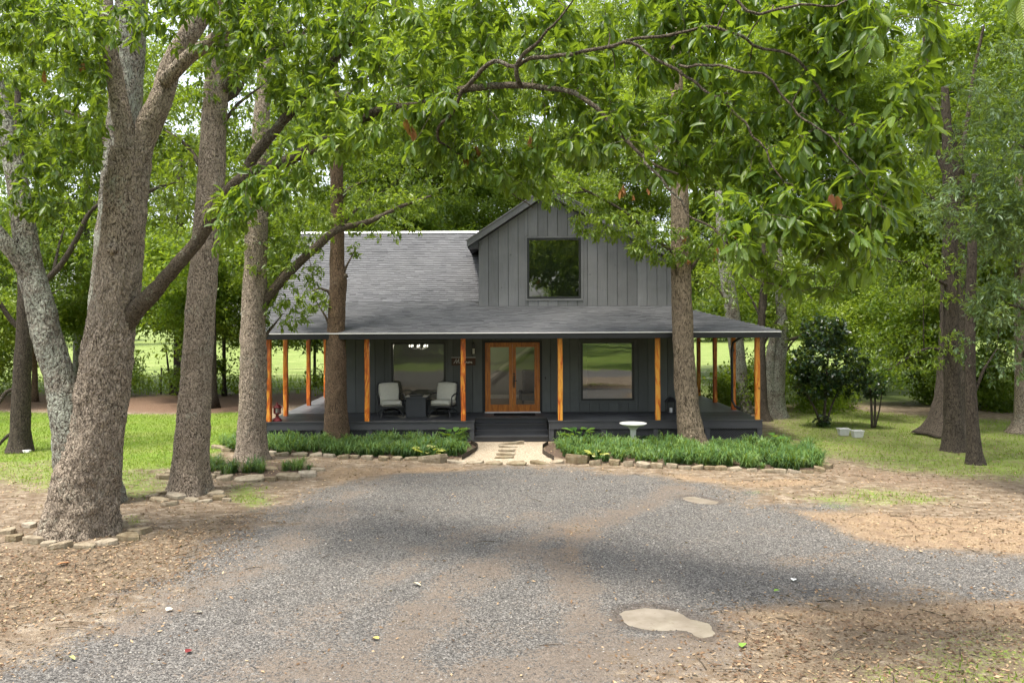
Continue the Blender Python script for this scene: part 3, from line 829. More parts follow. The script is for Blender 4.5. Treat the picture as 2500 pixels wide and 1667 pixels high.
gl = MB(); gl.add([(-7.05,24.9,3.15),(-7.05,27.4,3.98),(-7.05,31,6.5),(-7.05,37.2,3.1)], [(0,1,2,3)]); hp(gl, 'gable_end', M['siding'])
sh = MB()
def shingles(mb, x0, x1, y0, y1, zf, slope, hip=None, keep=None):
    L = math.hypot(1, slope); ex = .118
    n = int((y1-y0)*L/ex)
    for i in range(n):
        ya = y0 + i*ex/L; yb = ya + (ex+.02)/L
        xr = x1 if hip is None else hip(ya)
        x = x0 - random.uniform(0,.2)
        while x < xr:
            w = random.uniform(.16, .34)
            a, b = max(x, x0), min(x+w, xr); x += w
            if b-a < .03: continue
            if keep and not keep((a+b)/2, ya): continue
            th = random.choice((.020,.024,.027)); t = random.gauss(.5,.11)
            za, zb = zf(ya), zf(yb)
            ya2 = ya+random.uniform(-.003,.003)
            yc = ya+(yb-ya)*random.uniform(.56,.70); zc = zf(yc); shadow_tint = 0.0 if random.random() < .80 else t*.6
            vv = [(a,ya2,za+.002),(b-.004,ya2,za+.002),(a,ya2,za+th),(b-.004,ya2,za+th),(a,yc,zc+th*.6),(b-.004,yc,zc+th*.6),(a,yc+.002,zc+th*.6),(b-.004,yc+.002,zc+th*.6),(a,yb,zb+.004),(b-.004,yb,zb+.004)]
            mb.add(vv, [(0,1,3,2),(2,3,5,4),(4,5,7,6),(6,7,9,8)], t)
            mb.t[-1][:2] = 0; mb.t[-1][6:] = shadow_tint  # butt faces and upper bands tinted dark to draw the course shadow lines
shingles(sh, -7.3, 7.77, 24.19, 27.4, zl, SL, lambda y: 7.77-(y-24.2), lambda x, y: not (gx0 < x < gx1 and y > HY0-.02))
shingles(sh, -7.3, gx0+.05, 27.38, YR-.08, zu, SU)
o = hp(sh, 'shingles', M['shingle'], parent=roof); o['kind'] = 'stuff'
m = MB(); m.prism([(-7.3,0),(gx0-.3,0),(gx0-.3,.05),(-7.3,.05)], -.05, .05); 
rc = MB(); rc.add([(-7.32,YR-.10,ZR-.03),(-.9,YR-.10,ZR-.03),(-.9,YR,ZR+.055),(-7.32,YR,ZR+.055),(-.9,YR+.1,ZR-.03),(-7.32,YR+.1,ZR-.03)], [(0,1,2,3),(3,2,4,5)])
hp(rc, 'ridge_cap', M['drip'])
# gable wing roof
gr = MB()
T = .20
for (xa, za, xb, zb) in ((-1.13, 5.90, 1.31, 7.50), (1.31, 7.50, 5.62, 7.50-.52*4.31)):
    gr.add([(xa,26.40,za),(xb,26.40,zb),(xb,34,zb),(xa,34,za),(xa,26.40,za-T*.95),(xb,26.40,zb-T*.95),(xb,34,zb-T*.95),(xa,34,za-T*.95)],
           [(0,1,2,3),(7,6,5,4),(0,4,5,1),(2,6,7,3),(0,3,7,4)] if xa < 1 else [(0,1,2,3),(7,6,5,4),(0,4,5,1),(1,5,6,2),(2,6,7,3)])
gro = hp(gr, 'gable_roof', M['shingle'])
fb = MB()
for (xa, za, xb, zb) in ((-1.15, 5.905, 1.305, 7.52), (1.315, 7.52, 5.64, 7.52-.52*4.325)):
    d = T*1.05
    fb.prism([(xa,za-d),(xb,zb-d),(xb,zb),(xa,za)], 26.375, 26.398)
for (xa, za, xb, zb) in ((-1.19, 5.90, 1.305, 7.57), (1.315, 7.57, 5.68, 7.57-.52*4.365)):
    fb.prism([(xa,za-.035),(xb,zb-.035),(xb,zb),(xa,za)], 26.33, 26.374)
hp(fb, 'rake_board', M['siding'], parent=gro)
m = MB(); m.prism([(-1.12,5.66),(-.80,5.66),(-.80,5.90),(-1.12,5.69)], 26.402, 26.69); hp(m, 'soffit', M['charcoal'], parent=gro)

# deck
dk = MB()
dk.box(-6.82, 7.30, 25.55, 26.65, .40, .545); dk.box(-6.82, -.90, 24.75, 25.54, .40, .545); dk.box(1.27, 7.30, 24.75, 25.54, .40, .545)
dk.box(-6.82, -4.98, 26.66, 36, .40, .545); dk.box(5.40, 7.30, 26.66, 36, .40, .545)
deck = hp(dk, 'deck', M['charcoal'])
bw = .142
for i in range(15):
    ya = 24.585+i*bw; yb = ya+bw-.006
    if yb > 26.72: break
    spans = [(-6.9,-.87),(1.24,7.38)] if yb < 25.48 else [(-6.9,-2.0),(-1.995,2.8),(2.805,7.38)]
    for a, b in spans:
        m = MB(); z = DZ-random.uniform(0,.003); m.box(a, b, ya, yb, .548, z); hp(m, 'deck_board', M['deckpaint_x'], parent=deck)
for side in (-1, 1):
    lo, hi = (-6.9, -4.95) if side < 0 else (5.37, 7.38)
    n = int((hi-lo)/bw)
    for i in range(n):
        a = lo+i*(hi-lo)/n; b = a+(hi-lo)/n-.007
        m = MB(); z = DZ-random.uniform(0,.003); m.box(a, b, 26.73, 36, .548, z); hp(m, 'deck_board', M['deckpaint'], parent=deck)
# skirt: fascia, posts, lattice
for a, b in ((-6.88,-.88),(1.25,7.36)):
    m = MB(); m.box(a, b, 24.60, 24.635, .34, .546); hp(m, 'fascia_board', M['skirt'])
    m = MB()
    xs_ = np.linspace(a, b-.14, 5)
    for x in xs_: m.box(x, x+.14, 24.615, 24.65, 0, .338)
    m.box(a, b, 24.652, 24.68, .0, .06)
    hp(m, 'skirt_frame', M['skirt'])
    for x, xn in zip(xs_[:-1], xs_[1:]):
        lt = MB(); w = xn-x-.14; k = int((w+.33)/.075); X0, X1 = x+.14, xn
        for i in range(k+1):
            for s in (1, -1):
                xa = X0 - .33 + i*.075; xb = xa+.33
                if s < 0: xa, xb = xb, xa
                pa, pb = Vector((xa, 24.66 if s > 0 else 24.672, .02)), Vector((xb, 24.66 if s > 0 else 24.672, .335))
                # clip to panel
                if min(xa, xb) < X0:
                    t = (X0-min(xa,xb))/abs(xb-xa)
                    if t >= 1: continue
                    if xa < xb: pa = pa.lerp(pb, t)
                    else: pb = pb.lerp(pa, t)
                if max(xa, xb) > X1:
                    t = (max(xa,xb)-X1)/abs(xb-xa)
                    if t >= 1: continue
                    if xa < xb: pb = pb.lerp(pa, min(t,.98))
                    else: pa = pa.lerp(pb, min(t,.98))
                if (pa-pb).length > .03: lt.bar(pa, pb, .01, .026)
        put(lt.build('lattice_panel', M['skirt']), house)
m = MB(); m.box(-6.8,-.95,24.9,24.92,0,.4); m.box(1.3,7.3,24.9,24.92,0,.4); hp(m, 'skirt_backing', M['charcoal'])
m = MB(); m.box(7.325,7.355,24.64,36,0,.546); m.box(-6.88,-6.85,24.64,36,0,.546); hp(m, 'fascia_board', M['skirt'])
# steps cut into the deck
for i in range(3):
    y = 24.60+i*.30; z = .145*(i+1)
    m = MB(); m.box(-.868, 1.238, y-.025, y+.30, z-.035, z); hp(m, 'step_tread', M['deckpaint_x'])
    m = MB(); m.box(-.868, 1.238, y, y+.02, z-.145+(.002 if i else 0), z-.036); hp(m, 'step_riser', M['deckpaint_x'])
m = MB(); m.box(-.868,1.238,25.50,25.52,.437,.547); hp(m, 'step_riser', M['deckpaint_x'])

# sconces, sign, mat
def sconce(x, lab):
    t = thing('wall_lantern', lab, 'lantern', (x, HY0-.06, 2.4))
    m = MB(); m.box(-.055,.055,-.05,.05,.30,.33); m.box(-.045,.045,-.04,.04,.18,.30); m.box(-.02,.02,.04,.056,.1,.3); m.lathe([(.0,.33),(.03,.33),(.015,.36),(0,.365)],(0,0,0),10)
    m.box(-.05,.05,-.045,.045,0,.015)
    for sx in (-1,1):
        for sy in (-1,1): m.box(sx*.048-.006,sx*.048+.006,sy*.042-.006,sy*.042+.006,.015,.18)
    m.build('cage', M['black'], t)
    g = MB(); g.box(-.034,.034,-.03,.03,.018,.178); g.build('lamp_glass', M['white_glass'], t)
sconce(-.965, 'small black wall lantern left of the double door')
sg = thing('name_sign', 'dark wooden name sign with white script hanging left of the door', 'sign', (-1.28, HY0-.03, 2.06))
m = MB(); m.box(-.37,.37,-.012,.012,0,.235); m.build('board', M['signwood'], sg)
m = MB(); m.box(-.375,.375,-.02,.0,.236,.252); m.build('top_rail', M['concrete'], sg)
strokes = [  # M o n r o e in a slanted hand
 [(-.30,.05),(-.26,.12),(-.225,.19),(-.23,.10),(-.215,.05),(-.18,.13),(-.145,.19),(-.15,.10),(-.135,.06),(-.11,.075)],
 [(-.045,.10),(-.075,.105),(-.09,.075),(-.07,.055),(-.045,.07),(-.045,.10),(-.02,.09),(.0,.095)],
 [(.0,.10),(.005,.055),(.025,.095),(.045,.10),(.045,.06),(.07,.065)],
 [(.075,.06),(.09,.105),(.105,.095),(.115,.10),(.11,.06),(.135,.065)],
 [(.185,.10),(.16,.105),(.14,.075),(.155,.055),(.185,.07),(.185,.10),(.21,.09)],
 [(.215,.075),(.255,.09),(.24,.107),(.215,.085),(.23,.055),(.275,.075)]]
lt = MB()
for s in strokes: lt.tube([(x,-.017,z+.012) for x, z in s], .0075, 6)
lt.build('script_lettering', M['white'], sg)
m = MB(); m.slab([(-.34,25.95),(.92,25.95),(.92,26.55),(-.34,26.55)], DZ+.002, DZ+.016)
tag(m.build('doormat', M['mat']), 'black doormat lying before the double door', 'doormat')
m = MB(); m.box(1.235,1.275,HY0-.025,HY0-.006,1.62,1.70)
tag(m.build('doorbell', M['black']), 'small black doorbell plate right of the double door', 'doorbell')

# chandelier and ring lamp inside
ch = thing('chandelier', 'lit chandelier with small bulbs seen through the left window', 'chandelier', (-2.9, 28.9, 2.55))
m = MB(); m.tube([(0,0,.1),(0,0,.75)], .012, 6)
for k in range(8):
    a = k*PI/4; m.tube([(0,0,.05),(.14*math.cos(a),.14*math.sin(a),-.08),(.30*math.cos(a),.30*math.sin(a),.0)], .012, 5)
m.build('arms', M['black'], ch)
for k in range(8):
    a = k*PI/4; b = MB(); b.lathe([(.0,0),(.012,.01),(.019,.04),(.008,.07),(0,.08)], (.30*math.cos(a),.30*math.sin(a),.01), 8); b.build('bulb', M['bulb'], ch)
pl = bpy.data.lights.new('chandelier_light', 'POINT'); pl.energy = 30; pl.color = (1,.88,.7); pl.shadow_soft_size = .2
plo = bpy.data.objects.new('chandelier_light', pl); COL.objects.link(plo); plo.parent = ch; plo.location = (0,0,.2)
rl = thing('ring_pendant', 'pale ring pendant lamp seen through the right window', 'pendant', (3.75, 28.2, 2.66))
m = MB(); q = [(.36*math.cos(a),.36*math.sin(a),0) for a in np.linspace(0,2*PI,33)]; m.tube(q, .022, 6); m.build('ring', M['white'], rl)
m = MB(); m.tube([(0,0,-.2),(0,0,.6)], .014, 6); m.bar((-.36,0,0),(.36,0,0),.014); m.build('stem', M['black'], rl)
# armchair inside the door
ac = thing('armchair', 'dark tall-backed upholstered armchair indoors behind the right door glass', 'armchair', (.85, 28.2, DZ+.005))
b = soft_box(.62,.62,.22,.05); bmesh.ops.translate(b, verts=b.verts, vec=(0,0,.36)); bm_obj('seat', b, M['darkfab'], ac)
b = soft_box(.56,.18,.85,.08); bmesh.ops.rotate(b, verts=b.verts, matrix=Matrix.Rotation(.0,3,'X')); bmesh.ops.translate(b, verts=b.verts, vec=(0,.26,.80)); bm_obj('backrest', b, M['darkfab'], ac)
for s in (-1,1):
    b = soft_box(.12,.6,.3,.04); bmesh.ops.translate(b, verts=b.verts, vec=(s*.34,0,.42)); bm_obj('armrest', b, M['darkfab'], ac)
    for yy in (-.25,.25):
        m = MB(); m.tube([(s*.26,yy,0),(s*.26,yy,.26)], .025, 8); m.build('leg', M['black'], ac)

# ------------------------------------------------------------------ porch furniture
def patio_chair(lab, loc, rz):
    t = thing('patio_chair', lab, 'chair', loc, 'cushioned porch chairs', rz)
    # local: faces -Y, width X
    b = soft_box(.60,.60,.15,.045,3,.015); bmesh.ops.translate(b, verts=b.verts, vec=(0,-.02,.40)); bm_obj('seat_cushion', b, M['cushion'], t)
    b = soft_box(.58,.16,.54,.05,3,.03); bmesh.ops.rotate(b, verts=b.verts, matrix=Matrix.Rotation(-.28,3,'X')); bmesh.ops.translate(b, verts=b.verts, vec=(0,.27,.70)); bm_obj('back_cushion', b, M['cushion'], t)
    m = MB()
    for s in (-1,1):
        m.tube([(s*.335,.22,.34),(s*.34,.33,.62),(s*.33,.44,.92),(s*.27,.455,.965)], [.022,.02,.018,.018], 8)
    m.tube([(-.27,.455,.965),(0,.465,.99),(.27,.455,.965)], .018, 8)
    for i in range(6):
        z = .42+i*.085; y = .25+(z-.34)*.36; m.tube([(-.33,y+.02,z),(0,y+.05,z),(.33,y+.02,z)], .009, 5)
    m.build('back_frame', M['black'], t)
    for s in (-1,1):
        a = MB(); a.tube([(s*.34,.36,.66),(s*.375,.15,.665),(s*.385,-.12,.655),(s*.38,-.27,.61),(s*.37,-.275,.56),(s*.355,-.22,.42),(s*.345,-.23,.32)], [.018,.022,.024,.02,.018,.018,.02], 8)
        a.build('armrest', M['black'], t)
    m = MB(); m.box(-.345,.345,-.32,.30,.285,.322); m.build('seat_frame', M['black'], t)
    m = MB(); m.lathe([(.20,.16),(.22,.17),(.22,.20),(.10,.23),(.09,.28),(.0,.284)], (0,0,0), 16); m.build('swivel_base', M['black'], t)
    for s in (-1,1):
        for q in (-1,1):
            l = MB(); l.tube([(s*.10,q*.10,.185),(s*.24,q*.24,.19),(s*.31,q*.31,.12),(s*.335,q*.335,.0)], [.022,.022,.02,.022], 8); l.build('leg', M['black'], t)
    return t
patio_chair('pale cushioned black metal patio chair left of the cube table', (-3.46, 25.95, DZ+.001), .30)
patio_chair('pale cushioned black metal patio chair by the cedar post near the sign', (-1.86, 26.0, DZ+.001), -.30)
tb = thing('cube_table', 'charcoal cube fire table standing between the two patio chairs', 'table', (-2.66, 25.95, DZ+.001))
m = MB(); m.box(-.29,.29,-.29,.29,0,.55); m.build('base', M['tablefab'], tb)
m = MB(); m.box(-.33,.33,-.33,.33,.553,.60); m.build('table_top', M['tablefab'], tb)
m = MB(); m.box(-.18,.18,-.18,.18,.602,.612); m.box(-.2,.2,-.2,-.185,.602,.66); m.box(-.2,.2,.185,.2,.602,.66); m.build('burner_guard', M['black'], tb)

ln = thing('floor_lantern', 'black house-shaped floor lantern with white candle beside the wall', 'lantern', (5.08, 26.35, DZ+.001))
m = MB(); m.box(-.15,.15,-.15,.15,0,.03)
for sx in (-1,1):
    for sy in (-1,1): m.box(sx*.13-.014,sx*.13+.014,sy*.13-.014,sy*.13+.014,.03,.36)
m.build('frame', M['black'], ln)
m = MB(); m.add([(-.17,-.17,.36),(.17,-.17,.36),(.17,.17,.36),(-.17,.17,.36),(-.05,-.05,.50),(.05,-.05,.50),(.05,.05,.50),(-.05,.05,.50)], [(0,3,2,1),(0,1,5,4),(1,2,6,5),(2,3,7,6),(3,0,4,7),(4,5,6,7)])
m.tube([(0.03*math.cos(a),0,.53+.03*math.sin(a)) for a in np.linspace(0,2*PI,13)], .006, 5); m.build('roof', M['black'], ln)
m = MB(); m.lathe([(.045,.032),(.045,.17),(.0,.175)], (0,0,0), 14); m.build('candle', M['white'], ln)

rl = thing('pagoda_lantern', 'dark red pagoda lantern on a flared foot beside the left corner post', 'lantern', (-6.585, 24.86, DZ+.001))
m = MB(); m.lathe([(.14,0),(.14,.02),(.11,.07),(.05,.12),(.045,.18),(.06,.20),(.11,.215),(.11,.235),(0,.236)], (0,0,0), 8); m.build('foot', M['red'], rl)
m = MB()
for k in range(6):
    a = k*PI/3; m.tube([(.095*math.cos(a),.095*math.sin(a),.235),(.095*math.cos(a),.095*math.sin(a),.38)], .013, 5)
m.build('cage', M['red'], rl)
m = MB(); m.lathe([(.06,.237),(.06,.378),(0,.38)], (0,0,0), 10); m.build('lamp_glass', M['white_glass'], rl)
m = MB(); m.lathe([(.15,.38),(.155,.395),(.09,.44),(.05,.48),(.03,.49),(.035,.52),(.0,.545)], (0,0,0), 6); m.build('roof', M['red'], rl)

bb = thing('birdbath', 'white concrete birdbath standing in the liriope before the right window', 'birdbath', tuple(G(1546,1090)))
m = MB(); m.lathe([(.19,0),(.19,.04),(.12,.07),(.085,.12),(.075,.30),(.085,.46),(.14,.53),(.15,.54),(0,.541)], (0,0,0), 20); m.build('pedestal', M['concrete'], bb)
m = MB(); m.lathe([(.0,.542),(.16,.545),(.30,.585),(.365,.625),(.372,.64),(.36,.648),(.33,.638),(.24,.60),(.0,.585)], (0,0,0), 32); m.build('bowl', M['concrete'], bb, True)

for px, py, lab in ((2059,1062,'white rectangular planter tub on the right lawn, left of the pair'), (2093,1067,'white rectangular planter tub on the right lawn, right of the pair')):
    p = G(px, py); t = thing('planter_tub', lab, 'planter', (p.x, p.y, 0), 'white planter tubs')
    m = MB()
    def fr(z, a, b): return [(-a,-b,z),(a,-b,z),(a,b,z),(-a,b,z)]
    m.add(fr(0,.12,.1)+fr(.2,.155,.13)+fr(.2,.135,.11)+fr(.05,.11,.09), [(3,2,1,0),(0,1,5,4),(1,2,6,5),(2,3,7,6),(3,0,4,7),(4,5,9,8),(5,6,10,9),(6,7,11,10),(7,4,8,11),(8,9,13,12),(9,10,14,13),(10,11,15,14),(11,8,12,15),(12,13,14,15)])
    m.build('tub', M['concrete'], t)
    m = MB(); m.box(-.165,.165,-.14,-.125,.18,.205); m.box(-.165,.165,.125,.14,.18,.205); m.box(-.165,-.15,-.124,.124,.18,.205); m.box(.15,.165,-.124,.124,.18,.205); m.build('rim', M['concrete'], t)
for px, lab in ((58,'small white paving block at the foot of the dark left tree, nearer the trunk'), (69,'small white paving block at the foot of the dark left tree, farther right')):
    p = G(px, 1105); b = soft_box(.1,.12,.07,.012); o = bm_obj('paving_block', b, M['white']); o.location = (p.x, p.y, .04); tag(o, lab, 'block', 'white blocks by the left tree')

# ------------------------------------------------------------------ stones
def stone_mesh(w, d, h, seed):
    r = random.Random(seed); n = 7; bm = bmesh.new()
    rings = []; base_r = [.86+r.uniform(-.16,.14) for _ in range(n)]; da = [r.uniform(-.22,.22) for _ in range(n)]; tx, ty = r.uniform(-.16,.16), r.uniform(-.16,.16)
    for zz, sc in ((0, .97), (h*.55, 1.03), (h*.93, 1.0), (h, .93)):
        ring = []
        for k in range(n):
            a = 2*PI*k/n + da[k]
            rr = 1/max(abs(math.cos(a)), abs(math.sin(a)))**.8
            f = sc*base_r[k]*(1+r.uniform(-.025,.025))
            x, y = math.cos(a)*rr*w/2*f, math.sin(a)*rr*d/2*f
            ring.append(bm.verts.new((x, y, zz+(tx*x+ty*y if zz else 0)+r.uniform(-.03,.03)*h)))
        rings.append(ring)
    for a, b in zip(rings[:-1], rings[1:]):
        for k in range(n): bm.faces.new((a[k], a[(k+1)%n], b[(k+1)%n], b[k]))
    bm.faces.new(rings[0][::-1]); bm.faces.new(rings[-1])
    me = bpy.data.meshes.new('stone'); bm.to_mesh(me); bm.free(); me.materials.append(M['stone']); return me
def stone(px, py, wpx, h, parent, dratio=.7, seed=None, rz=None, name='stone', z=-.045):
    p = G(px, py); w = wpx/F*p.y; seed = seed if seed is not None else random.random()*50
    o = link(name, stone_mesh(w, max(.12, w*dratio), h, seed), parent)
    base = parent.location if parent else Vector((0,0,0))
    o.location = (p.x-base.x, p.y-base.y, z); o.rotation_euler = (random.uniform(-.08,.08), random.uniform(-.08,.08), rz if rz is not None else random.uniform(-.3,.3))
    return o
r1 = thing('stone_ring', 'ring of flat field stones around the foot of the big foreground oak', 'stone edging', tuple(G(190,1322)))
for px, py, w in ((36,1318,48),(84,1325,56),(122,1331,44),(148,1337,62),(206,1337,58),(262,1330,56),(316,1319,58),(338,1302,60),(20,1300,40),(70,1285,40),(290,1285,40)):
    stone(px, py, w, random.uniform(.10,.15), r1, .7)
r2 = thing('stone_ring', 'tumbled pile of flat stones around the straight second trunk', 'stone edging', tuple(G(462,1212)))
for px, py, w in ((372,1212,40),(388,1222,46),(428,1213,50),(415,1232,52),(466,1222,42),(500,1224,48),(538,1217,40),(531,1205,46),(398,1203,34),(552,1221,26),(515,1198,36)):
    stone(px, py, w, random.uniform(.07,.11), r2, .7)
r3 = thing('stone_ring', 'low stone border around the bed of the third trunk', 'stone edging', tuple(G(600,1160)))
for px, py, w in ((400,1166,42),(428,1158,50),(512,1168,36),(530,1160,22),(549,1171,46),(609,1173,86),(660,1173,36),(707,1169,66),(752,1162,52),(776,1150,40),(658,1148,48),(556,1142,34)):
    stone(px, py, w, random.uniform(.11,.16), r3, .6)
r4 = thing('stone_edging', 'irregular flat stone border along the left liriope bed', 'stone edging', tuple(G(800,1115)))
for px, py, w in ((535,1094,36),(555,1100,40),(588,1104,34),(660,1107,38),(690,1111,36),(730,1111,44),(772,1113,36),(805,1114,34),(838,1117,34),(866,1117,28),(898,1118,34),(936,1120,32),(970,1121,30),(1004,1122,36)):
    stone(px, py, w, .11, r4, .8)
r5 = thing('stone_edging', 'row of small squared stones along the right liriope bed', 'stone edging', tuple(G(1700,1145)))
edge = [(1455,1131),(1500,1132),(1535,1134),(1572,1137),(1606,1139),(1640,1140),(1672,1142),(1704,1143),(1732,1144),(1760,1146),(1795,1149),(1836,1151),(1872,1151),(1905,1153),(1940,1154),(1970,1154),(2000,1150),(2015,1143)]
for px, py in edge: stone(px, py, random.uniform(30,40), random.uniform(.10,.14), r5, .75)
r6 = thing('stone_edging', 'flat sunken slabs across the front of the pebble path', 'stone edging', tuple(G(1220,1128)))
for px, py, w in ((1112,1127,44),(1158,1128,50),(1205,1130,54),(1262,1130,60),(1318,1129,50),(1360,1127,40)):
    stone(px, py, w, .07, r6, .5)
def solo(px, py, w, h, lab, name='boulder', dr=.6):
    o = stone(px, py, w, h, None, dr, None, random.uniform(-.1,.1), name); return tag(o, lab, 'stone')
solo(1056,1126,80,.20,'large rounded brown stone at the left side of the pebble path')
solo(1410,1125,66,.20,'blocky reddish stone at the right side of the pebble path')
solo(1826,1110,54,.20,'pale boulder half hidden in the right liriope bed')
for i, (px, py, w) in enumerate(((1246,1083,72),(1240,1091,56),(1239,1100,56),(1238,1109,54),(1232,1117,60))):
    nm = ['nearest the porch steps','second from the porch steps','third from the porch steps, in the middle','fourth from the porch steps','nearest the driveway'][i]
    o = stone(px, py, w, .05, None, .27, None, random.uniform(-.05,.05), 'stepping_stone', -.01); tag(o, 'flat stepping stone on the pebble path, '+nm, 'stepping stone', 'stepping stones of the path')
# thin metal edging on both sides of the path
for pts, lab in (([(1150,1082),(1166,1090),(1162,1099),(1128,1119)],'left'),([(1338,1084),(1325,1092),(1325,1106),(1352,1121)],'right')):
    m = MB(); pp = [G(*q) for q in pts]; dense = []
    for a, b in zip(pp[:-1], pp[1:]):
        for t in np.linspace(0,1,5,endpoint=False): dense.append(a.lerp(b,t))
    dense.append(pp[-1])
    for a, b in zip(dense[:-1], dense[1:]): m.bar((a.x,a.y,.03),(b.x,b.y,.03),.012,.12)
    tag(m.build('bed_edging', M['bark_dark']), 'thin dark curved bed edging on the %s side of the pebble path' % lab, 'edging')

# ------------------------------------------------------------------ leaves
def unit(a): return a/np.maximum(np.linalg.norm(a, axis=-1, keepdims=True), 1e-9)
# templates: (t along, s across in half widths, h out of plane), faces as triangles
T12_v = np.array([(0,0,0),(.28,0,-.01),(.62,0,-.02),(1,0,-.09),(.14,.5,.05),(.42,.95,.08),(.68,1,.06),(.88,.55,-.01),(.14,-.5,.05),(.42,-.95,.08),(.68,-1,.06),(.88,-.55,-.01)], float)
T12_f = np.array([(0,1,4),(1,5,4),(1,2,5),(2,6,5),(2,7,6),(2,3,7),(0,8,1),(1,8,9),(1,9,2),(2,9,10),(2,10,11),(2,11,3)])
T4_v = np.array([(0,0,0),(.55,1,.06),(.5,0,-.03),(1,0,-.06),(.55,-1,.06)], float)
T4_f = np.array([(0,2,1),(2,3,1),(0,4,2),(2,4,3)])
T2_v = np.array([(0,0,0),(.55,1,.0),(1,0,0),(.55,-1,.0)], float)
T2_f = np.array([(0,2,1),(0,3,2)])
def leaf_arrays(P, Dr, Nn, L, ratio, tv, tf, tint):
    """P,Dr,Nn (n,3); L (n,); one leaf each -> verts, flat tris, tint per vert"""
    S = unit(np.cross(Nn, Dr)); Nn = np.cross(Dr, S)
    n, k = len(P), len(tv)
    V = P[:,None,:] + (tv[:,0][None,:,None]*Dr[:,None,:] + tv[:,1][None,:,None]*ratio*S[:,None,:] + tv[:,2][None,:,None]*Nn[:,None,:])*L[:,None,None]
    Fc = (tf[None]+ (np.arange(n)*k)[:,None,None]).reshape(-1)
    return V.reshape(-1,3), Fc, np.repeat(tint, k)
def whorls(C, axis_dir, nleaf, Lmean, droop=.55, spread=.9, jit=.03, r=rng):
    """leaf positions round cluster centres"""
    n = len(C); P = np.repeat(C, nleaf, 0); A = np.repeat(axis_dir, nleaf, 0); N_ = len(P)
    rad = unit(r.normal(size=(N_,3)))
    Dr = unit(A*.55 + rad*spread + np.array([0,0,-1])*droop*r.uniform(.4,1.5,(N_,1)))
    P = P - A*r.uniform(0,.10,(N_,1)) + r.normal(size=(N_,3))*jit
    up = unit(np.array([0,0,1.0]) + r.normal(size=(N_,3))*.45)
    L = Lmean*r.uniform(.5,1.45,N_)
    return P, Dr, up, L
def leaf_tint(P, r=rng, k=.5, sc=.8):
    cl = fbm(P[:,0]*sc+P[:,2]*.6*sc, P[:,1]*sc+P[:,2]*.5*sc, 1)
    return np.clip(.5+(cl-.5)*1.3+r.normal(size=len(P))*.20, 0, 1)

# ------------------------------------------------------------------ wood
def spline(pts, rad, step):
    P = [Vector(p) for p in pts]; out = []; ro = []
    for i in range(len(P)-1):
        p0 = P[max(i-1,0)]; p1 = P[i]; p2 = P[i+1]; p3 = P[min(i+2,len(P)-1)]
        n = max(1, int((p2-p1).length/step))
        for j in range(n):
            t = j/n
            out.append(.5*((2*p1)+(p2-p0)*t+(2*p0-5*p1+4*p2-p3)*t*t+(3*p1-p0-3*p2+p3)*t**3))
            ro.append(rad[i]+(rad[i+1]-rad[i])*t)
    out.append(P[-1]); ro.append(rad[-1]); return out, ro
def limb(mb, pts, rad, n=10, step=.25, rough=.06, flare=0, freq=3.0, seed=0, skel=None, crook=0):
    q, r = spline(pts, rad, step)
    if crook:
        for i, p in enumerate(q):
            e = min(1, i/6)*crook
            p += Vector((mnoise.noise(p*1.7+Vector((3,1,seed))), mnoise.noise(p*1.7+Vector((9,4,seed))), mnoise.noise(p*1.7+Vector((1,7,seed)))))*e + Vector((mnoise.noise(p*5), mnoise.noise(p*5+Vector((5,5,5))), mnoise.noise(p*5+Vector((2,8,1)))))*e*.35
    def fn(i, ang, p):
        f = np.ones(len(ang))
        R = r[i]
        for k, a in enumerate(ang):
            c = Vector((p.x+math.cos(a)*R, p.y+math.sin(a)*R, p.z*.45))
            f[k] += rough*(mnoise.noise(c*freq)*1.1 + .8*mnoise.noise(c*freq*3.1)+ (.7*mnoise.noise(c*freq*7) if n > 30 else 0))
        if flare:
            e = math.exp(-max(p.z,0)/.32)
            f += flare*e*(1+.45*np.sin(ang*5+seed)+.25*np.sin(ang*3+seed*2))*.8
        return f
    mb.tube(q, r, n, True, fn)
    if skel is not None:
        for p, rr in zip(q, r): skel.append((p.x,p.y,p.z,rr))
def grow(mb, skel, targets, sag=.12, rmax=.03, n=4):
    """attach every target to the nearest wood with a bent twig; returns twig end directions"""
    S = np.array(skel); Tt = np.asarray(targets, float)
    d0 = np.array([np.min(np.linalg.norm(S[:,:3]-t, axis=1)) for t in Tt])
    order = np.argsort(d0)
    cap = len(S)+len(Tt)*3; buf = np.zeros((cap,4)); buf[:len(S)] = S; m = len(S)
    dirs = np.zeros((len(Tt),3))
    for i in order:
        t = Tt[i]; dd = np.linalg.norm(buf[:m,:3]-t, axis=1)+.25*np.maximum(0, t[2]-.3-buf[:m,2])*0
        j = int(np.argmin(dd)); a = buf[j,:3]; dist = dd[j]
        r0 = min(buf[j,3]*.7, .005+.011*dist, rmax); r1 = .0035
        side = rng.normal(size=3)*.12*dist; side[2] += sag*dist
        m1 = a+(t-a)*.38+side; m2 = a+(t-a)*.72+side*.7
        pts = [Vector(a),Vector(m1),Vector(m2),Vector(t)]
        mb.tube(pts, [r0, r0*.7+r1*.3, r0*.4+r1*.6, r1], n, False)
        for q, rr in ((m1, r0*.7), (m2, r0*.45), (t, r1*1.2)):
            buf[m] = (*q, rr); m += 1
        dirs[i] = t-m2
    return unit(dirs)
def ell_points(n, c, r, shell=.5):
    p = unit(rng.normal(size=(n,3)))*(rng.random((n,1))**(1/3)*(1-shell)+shell)
    return np.asarray(c)+p*np.asarray(r)
